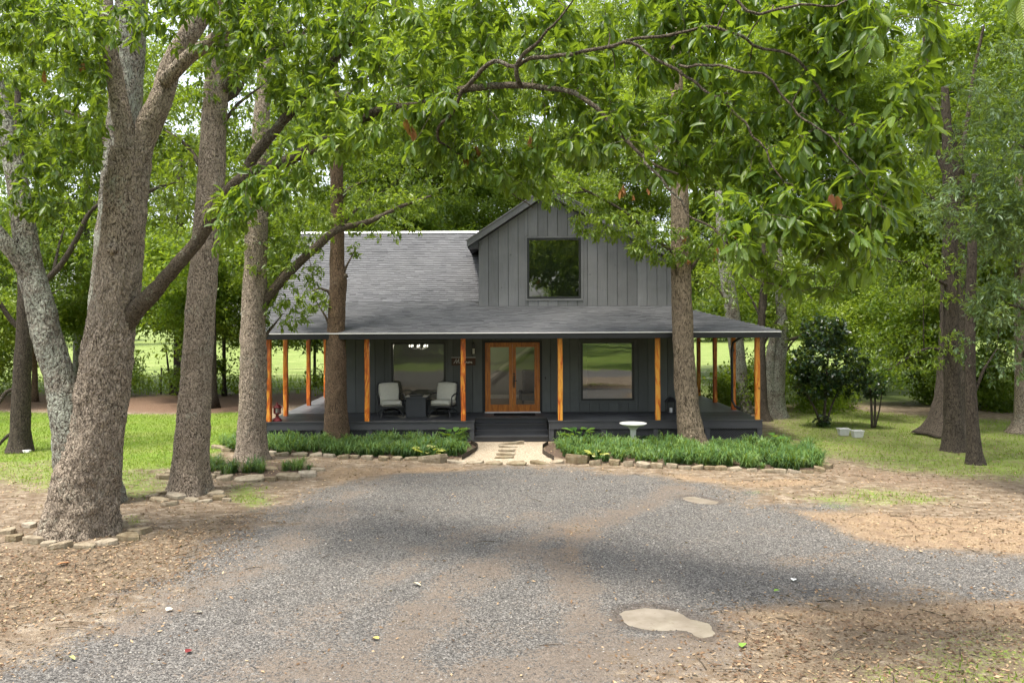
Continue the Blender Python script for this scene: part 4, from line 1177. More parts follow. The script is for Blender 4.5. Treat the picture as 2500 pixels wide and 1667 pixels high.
def crown_leaves(name, parent, mat, C, A, nleaf, L, ratio, tv, tf, droop=.5, spread=.9, sc=.8, tshift=0, jit=.03):
    P, Dr, up, LL = whorls(C, A, nleaf, L, droop, spread, jit)
    V, Fc, t = leaf_arrays(P, Dr, up, LL, ratio, tv, tf, np.clip(leaf_tint(P, sc=sc)+tshift,0,1))
    return link(name, raw_mesh(name, V, Fc, 3, mat, t), parent)
def origin_fix(parent):
    """children were built in world space under a parent that is not at the origin"""
    for c in parent.children: c.location = c.location - parent.location

# ---- the foreground oak
oak = thing('oak_tree', 'massive twin-trunked oak in the left foreground with bough arching across', 'tree', (G(190,1322).x, 14.25, 0))
tk = MB(); skel = []
Y1 = 14.25
limb(tk, [D(181,1262,Y1),D(188,1180,Y1),D(205,1060,Y1),D(228,960,Y1),D(249,800,Y1),D(272,640,Y1),D(284,520,Y1),D(292,420,Y1),D(302,345,Y1)], [.58,.54,.49,.42,.395,.35,.335,.335,.32], 96, .045, .09, .20, 4.5, 1.2, skel)
limb(tk, [D(296,420,Y1),D(285,310,Y1-.1),D(268,200,Y1-.1),D(250,100,Y1-.2),D(243,0,Y1-.2),D(236,-120,Y1-.2),D(215,-330,Y1)], [.21,.165,.14,.125,.115,.11,.06], 40, .06, .10, 0, 5, 0, skel)
limb(tk, [D(302,425,Y1),D(325,330,Y1+.1),D(365,240,Y1+.1),D(395,150,Y1+.2),D(440,70,Y1+.2),D(495,-10,Y1+.2),D(560,-110,Y1+.3),D(640,-260,Y1+.4)], [.22,.205,.19,.175,.165,.15,.13,.07], 44, .06, .10, 0, 5, 0, skel)
limb(tk, [D(378,190,Y1),D(430,135,Y1-.2),D(500,85,Y1-.4),D(560,35,Y1-.6),D(620,-25,Y1-.9),D(720,-110,Y1-1.3)], [.12,.115,.10,.09,.08,.05], 24, .08, .09, 0, 5, 0, skel)
limb(tk, [D(256,572,Y1-.30),D(258,574,Y1-.42)], [.10,.075], 16, .03, .15, 0, 9, 0)
trunk_o = tk.build('trunk', M['bark_oak'], oak, True)
tk = MB()
limb(tk, [D(192,1190,Y1),D(174,1080,Y1-.05),D(158,980,Y1-.05),D(139,880,Y1),D(111,780,Y1),D(86,680,Y1),D(64,590,Y1+.1),D(50,480,Y1+.2),D(30,380,Y1+.3),D(8,270,Y1+.4),D(-20,150,Y1+.5),D(-60,-20,Y1+.6)], [.34,.33,.275,.235,.235,.215,.2,.175,.15,.14,.12,.09], 72, .05, .09, 0, 4.5, 2.5, skel)
limb(tk, [D(80,650,Y1),D(40,590,Y1-.1),D(10,555,Y1-.2),D(-40,480,Y1-.2),D(-90,380,Y1)], [.15,.135,.12,.10,.07], 28, .06, .08, 0, 5, 0, skel)
tk.build('stem', M['bark_lichen'], oak, True)
bo = MB(); CRK = .13
limb(bo, [D(288,752,Y1),D(312,712,Y1-.12),D(370,650,Y1-.25),D(430,585,Y1-.35),D(475,520,Y1-.5),D(530,435,Y1-.8),D(590,395,Y1-1.1),D(660,368,Y1-1.4),D(730,335,Y1-1.8),D(800,298,Y1-2.2),D(870,255,Y1-2.6),D(960,243,Y1-3.0),D(1060,208,Y1-3.4),D(1180,196,Y1-3.9),D(1260,205,Y1-4.1),D(1340,225,Y1-4.4),D(1420,300,Y1-4.6),D(1490,372,Y1-4.8),D(1560,400,Y1-5)],
     [.15,.145,.120,.108,.103,.098,.095,.085,.08,.072,.06,.052,.045,.04,.034,.028,.022,.018,.01], 28, .07, .12, 0, 6, 0, skel, .025)
limb(bo, [D(545,425,Y1-.9),D(600,340,Y1-1.0),D(640,290,Y1-1.1),D(700,215,Y1-1.3),D(760,145,Y1-1.5),D(810,85,Y1-1.7),D(850,10,Y1-2),D(900,-80,Y1-2.2)], [.085,.08,.075,.07,.065,.06,.05,.03], 22, .07, .12, 0, 6, 0, skel, .03)
limb(bo, [D(1195,196,9.8),D(1190,150,9.7),D(1240,90,9.5),D(1250,55,9.4),D(1310,-10,9.2)], [.03,.026,.02,.015,.008], 10, .08, .08, 0, 6, 0, skel, CRK)
limb(bo, [D(1062,208,10.3),D(1130,150,10),D(1250,130,9.6),D(1400,110,9.2),D(1560,150,8.9),D(1650,230,8.7),D(1750,330,8.5),D(1800,420,8.4)], [.028,.026,.022,.018,.016,.013,.01,.006], 10, .08, .08, 0, 6, 0, skel, CRK)
limb(bo, [D(1400,110,9.2),D(1600,70,8.9),D(1780,110,8.7),D(1990,290,8.6),D(2040,280,8.6),D(2170,245,8.7)], [.018,.016,.014,.012,.009,.005], 10, .08, .08, 0, 6, 0, skel, CRK)
limb(bo, [D(1560,150,8.9),D(1700,160,8.4),D(1850,240,8.2),D(1930,330,8.0),D(1990,400,7.9)], [.015,.013,.011,.008,.005], 8, .08, .08, 0, 6, 0, skel, CRK)
limb(bo, [D(1480,372,8.9),D(1600,500,8.7),D(1680,560,8.6),D(1740,640,8.6),D(1850,655,8.5)], [.016,.012,.010,.008,.005], 8, .08, .08, 0, 6, 0, skel, CRK)
limb(bo, [D(1060,208,10.3),D(1040,250,10.5),D(1010,320,11),D(1100,370,11.5),D(1170,440,12),D(1230,480,12.4)], [.024,.02,.017,.013,.010,.006], 8, .08, .08, 0, 6, 0, skel, CRK)
limb(bo, [D(1300,-60,8.6),D(1700,-120,7.5),D(2050,-130,6.5),D(2280,-60,5.6)], [.022,.018,.012,.006], 8, .1, .08, 0, 6, 0, skel, CRK)
limb(bo, [D(1600,-60,8),D(1750,20,7.9),D(1880,30,7.9),D(2030,5,8),D(2200,10,8)], [.014,.013,.011,.008,.005], 8, .1, .08, 0, 6, 0, skel, CRK)
bough_o = bo.build('bough', M['bark_limb'], oak, True)
def sample_disp(poly, n, depth):
    P = np.array(poly, float); lo, hi = P.min(0), P.max(0); out = []
    while len(out) < n:
        q = rng.uniform(lo, hi, (n*2,2)); ok = sdist(q[:,0], q[:,1], poly) > 0
        # clumps and gaps
        ok &= fbm(q[:,0]*.011, q[:,1]*.014, 2) > rng.uniform(.30,.52,len(q))
        for x, y in q[ok]:
            out.append(tuple(D(x, y, depth(x, y)+rng.normal()*.45)))
            if len(out) >= n: break
    return np.array(out)
R1 = [(560,-60),(2180,-60),(2150,300),(2090,500),(1960,600),(1800,560),(1600,440),(1420,390),(1150,330),(950,330),(820,320),(720,330),(640,290),(600,180)]
R1b = [(520,560),(480,500),(560,380),(660,390),(760,330),(830,350),(700,430),(600,470)]
dep = lambda x, y: 12.9-np.clip((x-500)/1500,0,1)*4.3
tg = [sample_disp(R1, 2000, dep), sample_disp(R1b, 70, lambda x, y: 12.3),
      sample_disp([(1620,430),(2060,480),(2030,600),(1900,690),(1720,640),(1660,560)], 115, lambda x, y: 8.5),
      sample_disp([(900,330),(1230,330),(1260,440),(1130,430),(1000,400)], 120, lambda x, y: 11.4),
      sample_disp([(-60,-40),(240,-40),(235,300),(200,480),(60,500),(-60,480)], 480, lambda x, y: 13.4),
      sample_disp([(330,-60),(620,-60),(600,120),(540,200),(430,60)], 130, lambda x, y: 13.0),
      sample_disp([(480,600),(450,520),(540,380),(640,320),(760,250),(900,190),(1100,150),(1120,240),(900,300),(760,370),(620,440),(540,520)], 150, lambda x, y: dep(x,y)-.45),
      sample_disp([(-40,-40),(640,-40),(600,90),(330,120),(100,90)], 150, lambda x, y: 12.6),
      sample_disp([(2285,-30),(2370,-30),(2370,30),(2300,35)], 4, lambda x, y: 5.2)]
over = np.stack([rng.uniform(-12,.5,1200), rng.uniform(3,17,1200), rng.uniform(8.6,13.5,1200)], -1)  # unseen part of the crown, spread and thickened to shade the drive
over = over[fbm(over[:,0]*.3, over[:,1]*.3, 1) > .42]
tg_in = np.concatenate(tg)
tw = MB()
dirs = grow(tw, skel, np.concatenate([tg_in, over]), .10, .022, 4)
tw.build('twigs', M['bark_limb'], oak)['kind'] = 'stuff'
nin = len(tg_in)
P, Dr, up, LL = whorls(np.concatenate([tg_in, over]), dirs, 10, .142, .72, .85, .025)
far = P[:,1]
tint = leaf_tint(P, sc=.7)
# the leaves that show largest become parts of their own
u = CX + P[:,0]/P[:,1]*F; v = HY + (CH-P[:,2])/P[:,1]*F
size = LL/P[:,1]*np.where((u > 0) & (u < 2500) & (v > -10) & (v < 1667), 1, 0)
big = np.argsort(-size)[:300]
rest = np.setdiff1d(np.arange(len(P)), big)
V, Fc, t = leaf_arrays(P[rest], Dr[rest], up[rest], LL[rest], .165, T12_v, T12_f, tint[rest])
crown = link('crown', raw_mesh('crown', V, Fc, 3, M['leaf_near'], t), oak); crown['kind'] = 'stuff'
# lobed leaf, length 1 along X
def big_leaf(seed):
    r = random.Random(seed); n = 9; rows = []
    bend = r.uniform(-.30,-.05); fold = r.uniform(.15,.4)
    for i in range(n+1):
        t_ = i/n
        w = .185*math.sin(PI*min(1,t_**.8*.98))**.75*(.72+.5*t_)*(1-.16*(i % 2)) if 0 < i < n else .006
        z = bend*t_*t_
        rows.append([(t_, -w, z+w*fold), (t_, -w*.5, z+w*.3*fold), (t_, 0, z), (t_, w*.5, z+w*.3*fold), (t_, w, z+w*fold)])
    Vv = [p for row in rows for p in row]; Ff = []
    for i in range(n):
        for k in range(4): Ff.append((i*5+k, (i+1)*5+k, (i+1)*5+k+1, i*5+k+1))
    me = bpy.data.meshes.new('leaf'); me.from_pydata(Vv, [], Ff); me.materials.append(M['leaf_big']); me.polygons.foreach_set('use_smooth', [True]*len(me.polygons)); return me
bl = [big_leaf(k) for k in range(5)]
for i in big:
    o = bpy.data.objects.new('leaf', bl[i % 5]); COL.objects.link(o); o.parent = crown
    x = Vector(Dr[i]); z = Vector(up[i]); y = z.cross(x).normalized(); z = x.cross(y)
    mt = Matrix((x, y, z)).transposed().to_4x4(); mt.translation = Vector(P[i]); mt = mt @ Matrix.Scale(LL[i]*1.05, 4)
    o.matrix_local = mt
# dead brown leaf tufts hanging in the bough
db = np.array([tuple(D(x,y,Y)) for x, y, Y in ((935,285,11),(945,300,11),(1085,345,11.4),(1095,350,11.4),(1115,370,11.5),(1130,375,11.5),(1215,325,11.6),(1070,360,11.4),(190,150,13.4),(100,175,13.4),(1915,465,8.1),(1430,440,11.8))])
V, Fc, t = leaf_arrays(*[q for q in whorls(db, np.tile([[0,0,-1.]],(len(db),1)), 6, .13, .8, .35, .02)][:3], np.full(len(db)*6,.14), .2, T12_v, T12_f, rng.random(len(db)*6))
link('dead_leaves', raw_mesh('dead_leaves', V, Fc, 3, M['leaf_brown'], t), oak)['kind'] = 'stuff'
origin_fix(oak)

# ---- the other trees near the house
CF = 1.6
def tree(name, label, base, stems, blobs, bark, leafmat, nsides=40, nleaf=7, L=.15, step=.08, rough=.07, group=None, tv=T4_v, tf=T4_f, limbs=(), ratio=.18, droop=.65, flare=.3, shell=.35, sc=.8, tshift=0, jit=.03, extra=None):
    t = thing(name, label, 'tree', base, group)
    tk = MB(); skel = []
    for i, (pts, rad) in enumerate(stems):
        limb(tk, pts, rad, nsides if i == 0 else max(12, nsides//2), step, rough, flare if i == 0 else 0, 5.0, i*1.3+base[0], skel)
    tk.build('trunk', M[bark], t, True)
    lm = MB()
    bm_ = M['bark_limb' if bark != 'bark_dark' else 'bark_dark']
    for pts, rad in limbs:
        q_ = MB(); limb(q_, pts, rad, 12, .12, .1, 0, 6, 0, skel); q_.build('limb', bm_, t, True)
    C = []
    for c, r, n in blobs:
        c = np.array(c)
        S = np.array(skel); dd = np.linalg.norm(S[:,:3]-c+np.array([0,0,1.2]), axis=1); j = int(np.argmin(dd))
        if dd[j] > .5:
            a = Vector(S[j,:3]); b = Vector(c); mid = a.lerp(b,.5)+Vector((0,0,.2*(b-a).length*.5))
            r0 = min(S[j,3]*.6, .03+.016*(b-a).length)
            q_ = MB(); limb(q_, [a,mid,b], [r0,r0*.65,r0*.25], 8, .3, .08, 0, 6, 0, skel); q_.build('limb', bm_, t, True)
        C.append(ell_points(int(n*CF), c, r, shell))
    C = np.concatenate(C)
    dirs = grow(lm, skel, C, .10, .02, 3)
    lm.build('twigs', bm_, t, True)['kind'] = 'stuff'
    o = crown_leaves('crown', t, M[leafmat], C, dirs, nleaf, L, ratio, tv, tf, droop, .95, sc, tshift, jit); o['kind'] = 'stuff'
    if extra is not None:
        V, Fc, tt = leaf_arrays(*[q for q in whorls(extra, np.tile([[0,0,-1.]],(len(extra),1)), 6, .13, .8, .35, .02)][:3], np.full(len(extra)*6,.13), .2, T12_v, T12_f, rng.random(len(extra)*6))
        link('dead_leaves', raw_mesh('dead_leaves', V, Fc, 3, M['leaf_brown'], tt), t)['kind'] = 'stuff'
    origin_fix(t); return t
B = tuple(G(462,1207)); Y = B[1]+.32; B = (B[0], Y, 0)
tree('oak_tree', 'straight grey-barked oak with tumbled stones at its foot, second from left', B,
     [([D(434,1140,Y),D(436,1090,Y),D(446,950,Y),D(455,800,Y),D(466,640,Y),D(476,520,Y),D(486,400,Y),D(493,260,Y),D(503,150,Y),D(525,40,Y),D(545,-120,Y)], [.40,.37,.325,.30,.285,.275,.265,.25,.23,.2,.13])],
     [(D(600,200,Y+.5),(1.6,1.4,1.3),110),(D(380,300,Y+1),(1.5,1.3,1.2),90),(D(540,-60,Y),(2.6,2.4,1.8),170),(D(680,60,Y-.5),(1.8,1.5,1.3),110),(D(620,420,Y+.8),(1.0,.9,.7),45)],
     'bark_oak','leaf_mid',48, 8,.15,.06, limbs=[([D(495,230,Y),D(560,150,Y-.2),D(620,120,Y-.3),D(700,75,Y-.5),D(770,40,Y-.6)],[.11,.09,.075,.06,.03]),([D(500,235,Y),D(540,215,Y+.2),D(560,190,Y+.3)],[.1,.07,.03])])
B = tuple(G(613,1127)); Y = B[1]+.32; B = (B[0], Y, 0)
tree('oak_tree', 'grey oak with rounded stone border, left of the porch corner', B,
     [([D(577,1062,Y),D(578,1000,Y),D(582,860,Y),D(582,740,Y),D(586,640,Y),D(590,520,Y),D(596,400,Y),D(600,280,Y),D(610,140,Y),D(620,-40,Y)], [.38,.35,.325,.305,.285,.265,.24,.20,.16,.09])],
     [(D(660,610,Y+.2),(1.0,1.0,.75),75),(D(700,520,Y+.3),(1.0,1.0,.6),60),(D(640,450,Y),(1.5,1.3,1.2),90),(D(520,420,Y+1),(1.6,1.4,1.3),90),(D(640,200,Y),(2.6,2.4,1.8),170),(D(880,490,Y+.6),(1.3,1.1,.7),75),(D(560,560,Y+.4),(.9,.9,.7),40),(D(650,720,Y+.2),(.75,.6,.45),36)],
     'bark_oak','leaf_mid',44, 8,.14,.07, limbs=[([D(588,715,Y),D(625,670,Y),D(680,610,Y+.1),D(735,560,Y+.2),D(775,528,Y+.3),D(850,508,Y+.5),D(920,475,Y+.7),D(990,450,Y+.8)],[.15,.125,.115,.105,.09,.07,.05,.025])])
B = tuple(G(820,1081)); Y = B[1]
tree('hardwood_tree', 'slender brown-barked tree rising from the liriope left of the windows', B,
     [([D(772,1018,Y),D(772,960,Y),D(771,860,Y),D(772,760,Y),D(775,700,Y),D(777,650,Y),D(774,600,Y),D(775,500,Y),D(773,400,Y),D(771,320,Y),D(768,200,Y),D(765,60,Y)], [.34,.32,.295,.26,.235,.245,.205,.185,.18,.18,.14,.09])],
     [(D(880,440,Y+.3),(1.7,1.4,1.0),120),(D(1000,380,Y+.6),(1.7,1.4,1.0),110),(D(790,200,Y),(2.4,2.2,1.6),130),(D(725,690,Y-.1),(.55,.5,.30),30),(D(690,520,Y),(.9,.8,.9),60),(D(900,150,Y),(3.0,2.6,2.0),230),(D(1080,300,Y+1.5),(2.0,1.8,1.2),110),(D(815,575,Y-.1),(.22,.2,.22),6)],
     'bark_brown','leaf_mid',40, 8,.14,.07, limbs=[([D(770,690,Y),D(752,668,Y-.05),D(735,662,Y-.1),D(715,670,Y-.2)],[.07,.045,.035,.015]),([D(775,470,Y),D(800,435,Y),D(840,415,Y+.1)],[.08,.055,.03]),([D(783,640,Y-.05),D(797,632,Y-.08)],[.08,.07]),([D(789,780,Y-.1),D(796,772,Y-.2)],[.05,.045])])
B = tuple(G(250,1225)); Y = B[1]
tree('oak_tree', 'pale lichen-covered trunk rising directly behind the twin-trunked oak', B,
     [([D(225,1160,Y),D(235,900,Y),D(255,600,Y),D(275,380,Y),D(290,220,Y),D(298,80,Y),D(302,-40,Y),D(306,-160,Y)], [.42,.36,.33,.31,.295,.285,.27,.2])],
     [(D(200,-80,Y+.5),(2.6,2.4,1.6),150),(D(120,250,Y+1.5),(1.5,1.4,1.3),100),(D(400,420,Y+1.8),(1.3,1.2,1.1),70)],
     'bark_lichen','leaf_mid',48, 8,.15,.07)
B = tuple(G(1680,1086)); Y = B[1]
dead6 = np.array([tuple(D(x,y,Y-.4)) for x, y in ((1575,540),(1572,548),(1660,570),(1665,580),(1648,575),(1640,590),(1455,455),(1490,440),(1580,600),(1690,548))])
tree('oak_tree', 'tan ridged-bark oak rising from the bed before the right end of the porch', B,
     [([D(1592,1025,Y),D(1586,985,Y),D(1576,900,Y),D(1570,800,Y),D(1566,700,Y),D(1564,600,Y),D(1562,500,Y),D(1560,380,Y),D(1556,240,Y),D(1550,60,Y)], [.36,.33,.30,.285,.275,.27,.25,.22,.18,.12])],
     [(D(1420,515,Y-.5),(1.4,.9,.45),150),(D(1320,445,Y-.6),(1.2,.9,.45),110),(D(1530,565,Y-.6),(1.1,.9,.5),140),(D(1225,400,Y-.7),(1.0,.8,.4),50),(D(1650,550,Y-.2),(1.0,1.0,.6),80),(D(1500,330,Y),(2.6,2.3,1.4),150),(D(1650,250,Y+.5),(2.2,2.2,1.4),120),(D(1330,330,Y),(1.6,1.5,1.0),80),(D(1350,120,Y+1),(3.2,2.8,2.0),240),(D(1750,300,Y+2),(2.4,2.2,1.6),150)],
     'bark_tan','leaf_mid',44, 8,.14,.07, extra=dead6,
     limbs=[([D(1562,590,Y),D(1500,545,Y-.3),D(1440,490,Y-.5),D(1350,440,Y-.6),D(1260,400,Y-.7),D(1150,350,Y-.8)],[.06,.045,.038,.03,.022,.01]),([D(1350,440,Y-.6),D(1270,445,Y-.6),D(1200,420,Y-.6)],[.022,.016,.008])])
B = tuple(G(48,1102)); Y = B[1]
tree('hardwood_tree', 'dark slim trunk with low side limbs at the far left edge', B,
     [([D(44,1040,Y),D(46,1000,Y),D(50,880,Y),D(56,760,Y),D(58,640,Y),D(52,500,Y),D(46,380,Y),D(40,200,Y)], [.30,.255,.225,.205,.19,.15,.12,.07])],
     [(D(30,420,Y),(2.0,1.8,1.4),110),(D(150,520,Y+1),(1.6,1.5,1.2),110),(D(-60,650,Y),(1.2,1.2,1.2),60)],
     'bark_dark','leaf_mid',32, 8,.14,.1, limbs=[([D(58,760,Y),D(30,740,Y-.1),D(5,705,Y-.2),D(-30,640,Y-.2)],[.1,.075,.06,.03]),([D(50,890,Y),D(15,900,Y-.1),D(-5,930,Y-.2),D(-30,960,Y-.2)],[.06,.05,.04,.02]),([D(62,680,Y),D(130,620,Y),D(170,560,Y),D(205,490,Y),D(240,460,Y)],[.09,.08,.07,.06,.03]),([D(48,985,Y),D(18,1000,Y-.1),D(-10,1030,Y-.1)],[.05,.045,.03])])
B = tuple(G(2326,1101)); Y = B[1]
tree('hardwood_tree', 'dark left trunk of the close pair on the right lawn', B,
     [([D(2192,1045,Y),D(2190,990,Y),D(2187,880,Y),D(2185,760,Y),D(2183,600,Y),D(2180,420,Y),D(2170,200,Y)], [.30,.24,.205,.19,.175,.15,.09])],
     [(D(2120,640,Y-.5),(1.6,1.3,.8),110),(D(2100,800,Y-.3),(1.5,1.2,.6),90),(D(2250,560,Y),(1.5,1.3,.9),100),(D(2200,330,Y),(2.2,2,1.4),130)],
     'bark_dark','leaf_mid',32, 7,.12,.1, limbs=[([D(2182,430,Y),D(2150,330,Y+.2),D(2140,200,Y+.3),D(2120,80,Y+.3)],[.08,.06,.05,.03]),([D(2182,440,Y),D(2215,320,Y+.3),D(2235,180,Y+.4),D(2260,60,Y+.4)],[.08,.06,.05,.03]),([D(2150,330,Y+.2),D(2100,260,Y+.1),D(2060,215,Y)],[.04,.03,.015]),([D(2185,660,Y),D(2150,640,Y-.2),D(2120,605,Y-.3),D(2060,600,Y-.5),D(2030,590,Y-.6)],[.05,.045,.035,.025,.01]),([D(2185,820,Y),D(2130,800,Y-.2),D(2040,850,Y-.3)],[.04,.03,.012])])
B = tuple(G(2373,1132)); Y = B[1]
tree('hardwood_tree', 'brown right trunk of the close pair on the right lawn', B,
     [([D(2240,1074,Y),D(2236,1020,Y),D(2230,900,Y),D(2228,780,Y),D(2232,600,Y),D(2240,400,Y)], [.19,.155,.125,.118,.11,.07])],
     [(D(2290,800,Y),(.9,1.1,.9),90),(D(2310,620,Y),(1.1,1.1,.8),90),(D(2230,480,Y),(1.5,1.3,.9),90)],
     'bark_dark','leaf_cool',28, 7,.11,.1)
B = tuple(G(2310,1062)); Y = B[1]
tree('hardwood_tree', 'thick trunk with wide flared root behind the pair on the right lawn', B,
     [([D(2172,1002,Y),D(2176,960,Y),D(2184,880,Y),D(2188,760,Y),D(2190,600,Y),D(2195,300,Y)], [.60,.46,.40,.36,.32,.2])],
     [(D(2250,280,Y+1),(2.4,2.2,1.5),120),(D(2080,420,Y+1),(2.2,2,1.4),120)],
     'bark_dark','leaf_mid',36, 7,.14,.12, flare=.45)
B = tuple(G(2496,1056)); Y = B[1]
tree('hardwood_tree', 'rough trunk with spreading roots cut by the right edge', B,
     [([D(2349,996,Y),D(2348,960,Y),D(2346,860,Y),D(2344,700,Y),D(2340,400,Y)], [.38,.22,.18,.17,.1])],
     [(D(2330,560,Y-1),(1.6,1.4,1.2),100),(D(2380,750,Y-1),(1.2,1.2,.9),80)],
     'bark_oak','leaf_cool',28, 7,.12,.12, flare=.4)
B = tuple(G(1862,1026)); Y = B[1]
tree('hardwood_tree', 'thin dark trunk just right of the porch corner', B,
     [([D(1756,972,Y),D(1752,940,Y),D(1750,860,Y),D(1748,760,Y),D(1756,640,Y),D(1756,500,Y)], [.26,.17,.145,.135,.125,.08])],
     [(D(1790,590,Y),(1.8,1.6,1.2),110),(D(1700,650,Y+.5),(1.4,1.3,1.0),80),(D(1800,720,Y+.3),(1.0,.9,.6),50)],
     'bark_dark','leaf_mid',24, 7,.14,.12)
B = tuple(G(1893,1018)); Y = B[1]
tree('hardwood_tree', 'pale-footed twin trunk right of the porch behind the thin dark one', B,
     [([D(1782,962,Y),D(1784,920,Y),D(1790,830,Y),D(1797,760,Y),D(1790,640,Y),D(1785,480,Y)], [.40,.27,.22,.20,.16,.1]),([D(1770,958,Y),D(1768,900,Y),D(1772,800,Y),D(1800,700,Y+.2)],[.26,.2,.15,.08])],
     [(D(1850,640,Y),(2.0,1.8,1.3),120),(D(1860,560,Y),(2.0,1.8,1.2),110),(D(1850,760,Y),(1.1,1.0,.6),50)],
     'bark_lichen','leaf_mid',28, 7,.14,.12, limbs=[([D(1793,790,Y),D(1830,775,Y),D(1870,770,Y)],[.07,.05,.02])])
B = tuple(G(1806,1008)); Y = B[1]
tree('hardwood_tree', 'lichen-spotted leaning trunk seen behind the right porch posts', B,
     [([D(1704,950,Y),D(1700,880,Y),D(1685,740,Y),D(1670,640,Y),D(1662,590,Y),D(1650,440,Y)], [.36,.29,.27,.25,.22,.12])],
     [(D(1680,480,Y),(2.4,2.2,1.5),130),(D(1620,640,Y),(1.4,1.4,1.1),70)],
     'bark_lichen','leaf_mid',28, 7,.15,.14)
# slim trunks in the left background
for dx, dy, topx, r, bark, lab, up_ in (
    (185,884,195,.42,'bark_lichen','thick pale trunk in the background between the twin stems of the oak',7.0),
    (485,936,478,.24,'bark_dark','dark trunk just right of the straight oak at the litter bank',7.5),
    (410,905,415,.24,'bark_dark','slim dark trunk left of the straight oak at the field edge',7.5),
    (80,922,78,.12,'bark_brown','thin brown sapling trunk right of the dark far-left tree',5.0),
    (515,908,513,.09,'bark_dark','thin grey sapling before the bright field, left of the third trunk',4.5),
    (723,888,722,.08,'bark_dark','thin sapling before the bright field seen under the left porch',4.5),
    (393,905,380,.06,'bark_dark','small forked dead sapling at the left field edge',2.5)):
    p = GD(dx, dy); Y = p.y; B = tuple(p)
    top = Vector((D(topx,500,Y).x, Y, 11))
    hgt = Vector((B[0],B[1],0))
    bl_ = [] if up_ == 2.5 else [((top.x, Y, up_+1.5),(2.2,2.0,1.6),70),((top.x+1.2, Y+.5, up_),(1.5,1.5,1.0),40),((top.x-1.3,Y,up_+.4),(1.5,1.5,1.0),40)]
    if r < .1 and bl_: bl_ = [((top.x, Y, 4.6),(1.5,1.3,1.5),60),((top.x+.3,Y,3.2),(1.2,1.0,.5),26)]
    if not bl_: bl_ = [((B[0], Y, 2.4),(.7,.6,.6),8)]
    h = 11 if r > .15 else (6.0 if up_ > 3 else 2.2)
    tree('background_tree', lab, B, [([(B[0],Y,-.05),(B[0],Y,.5),(B[0]*.5+top.x*.5,Y,h*.5),(top.x,Y,h)],[r*1.25,r,r*.85,r*.5])], bl_, bark, 'leaf_back', 16, 9, .17, .3, .08, flare=.3)

# ---- shrubs on the right lawn
B = tuple(GD(1890,980)); Y = B[1]
def shrub(label, base, stems, blobs, mat, L=.09, nleaf=9, name='shrub'):
    t = thing(name, label, 'shrub', base); tk = MB(); skel = []
    for pts, rad in stems: limb(tk, pts, rad, 8, .15, .1, 0, 6, 0, skel)
    C = np.concatenate([ell_points(n, c, r, .45) for c, r, n in blobs])
    dirs = grow(tk, skel, C, .08, .015, 3)
    tk.build('stems', M['bark_dark'], t, True)
    crown_leaves('foliage', t, M[mat], C, dirs, nleaf, L, .34, T4_v, T4_f, .2, 1.0)['kind'] = 'stuff'
    origin_fix(t); return t
shrub('dark glossy multi-stemmed evergreen shrub on the right lawn', B,
      [([D(1892,978,Y),D(1895,930,Y),D(1900,850,Y),D(1905,780,Y)],[.05,.045,.035,.02]),([D(1886,978,Y),D(1870,935,Y-.1),D(1850,900,Y-.1),D(1838,880,Y-.1)],[.04,.035,.03,.015]),([D(1896,978,Y),D(1915,920,Y),D(1940,870,Y+.1)],[.04,.03,.015])],
      [(D(1905,835,Y),(1.2,1.0,.8),420),(D(1890,760,Y),(.8,.7,.5),170),(D(1880,885,Y),(.85,.7,.42),150),(D(1955,885,Y),(.45,.45,.35),40),(D(1838,855,Y),(.4,.4,.35),35),(D(1890,965,Y),(.25,.22,.2),18)], 'leaf_dark', .11, 10)
B = tuple(GD(2008,984)); Y = B[1]
shrub('small three-stemmed dark shrub right of the big evergreen shrub', B,
      [([D(2003,982,Y),D(2002,940,Y),D(1998,890,Y)],[.045,.04,.02]),([D(2009,982,Y),D(2010,930,Y),D(2010,890,Y)],[.04,.035,.02]),([D(2010,982,Y),D(2020,940,Y),D(2026,900,Y)],[.03,.025,.012])],
      [(D(2005,885,Y),(.42,.42,.40),80)], 'leaf_dark', .10, 9)
B = tuple(GD(2262,975))
tree('cedar_tree', 'feathery blue-green cedar filling the upper right edge', (12.0,17.4,0),
     [([(12.0,17.4,0),(12.0,17.4,3),(11.8,17.4,7),(11.6,17.4,11)],[.25,.21,.17,.08])],
     [(D(2330,330,16.6),(1.2,1.2,.8),130),(D(2250,480,16.8),(1.0,1.0,.6),120),(D(2330,520,16.4),(.9,1.0,.55),110),(D(2340,180,16.8),(1.2,1.2,.8),110),(D(2320,700,16.6),(.8,.9,.45),90),(D(2390,420,16.2),(1.2,1.2,1.2),90)],
     'bark_brown','leaf_cool',20, 12,.13,.2, ratio=.13, droop=.15, tshift=.15)

# ------------------------------------------------------------------ woodland masses and undergrowth
def clump_mesh(k, n=420, L=.165):
    c = unit(rng.normal(size=(16,3)))*rng.random((16,1))**.5*np.array([.85,.85,.55])
    P = c[rng.integers(0,16,n)] + rng.normal(size=(n,3))*np.array([.26,.26,.16])
    Dr = unit(rng.normal(size=(n,3))+np.array([0,0,-.45])); up = unit(rng.normal(size=(n,3))*.5+np.array([0,0,1.]))
    V, Fc, t = leaf_arrays(P, Dr, up, L*rng.uniform(.6,1.35,n), .25, T2_v, T2_f, np.clip(rng.normal(.5,.25,n),0,1))
    return raw_mesh('leaf_clump', V, Fc, 3, M['leaf_wood'], t)
clumps = bpy.data.collections.new('leaf_clumps')
for k in range(4): clumps.objects.link(bpy.data.objects.new('leaf_clump', clump_mesh(k)))
ng = bpy.data.node_groups.new('scatter_leaf_clumps', 'GeometryNodeTree')
ng.interface.new_socket('Geometry', in_out='INPUT', socket_type='NodeSocketGeometry')
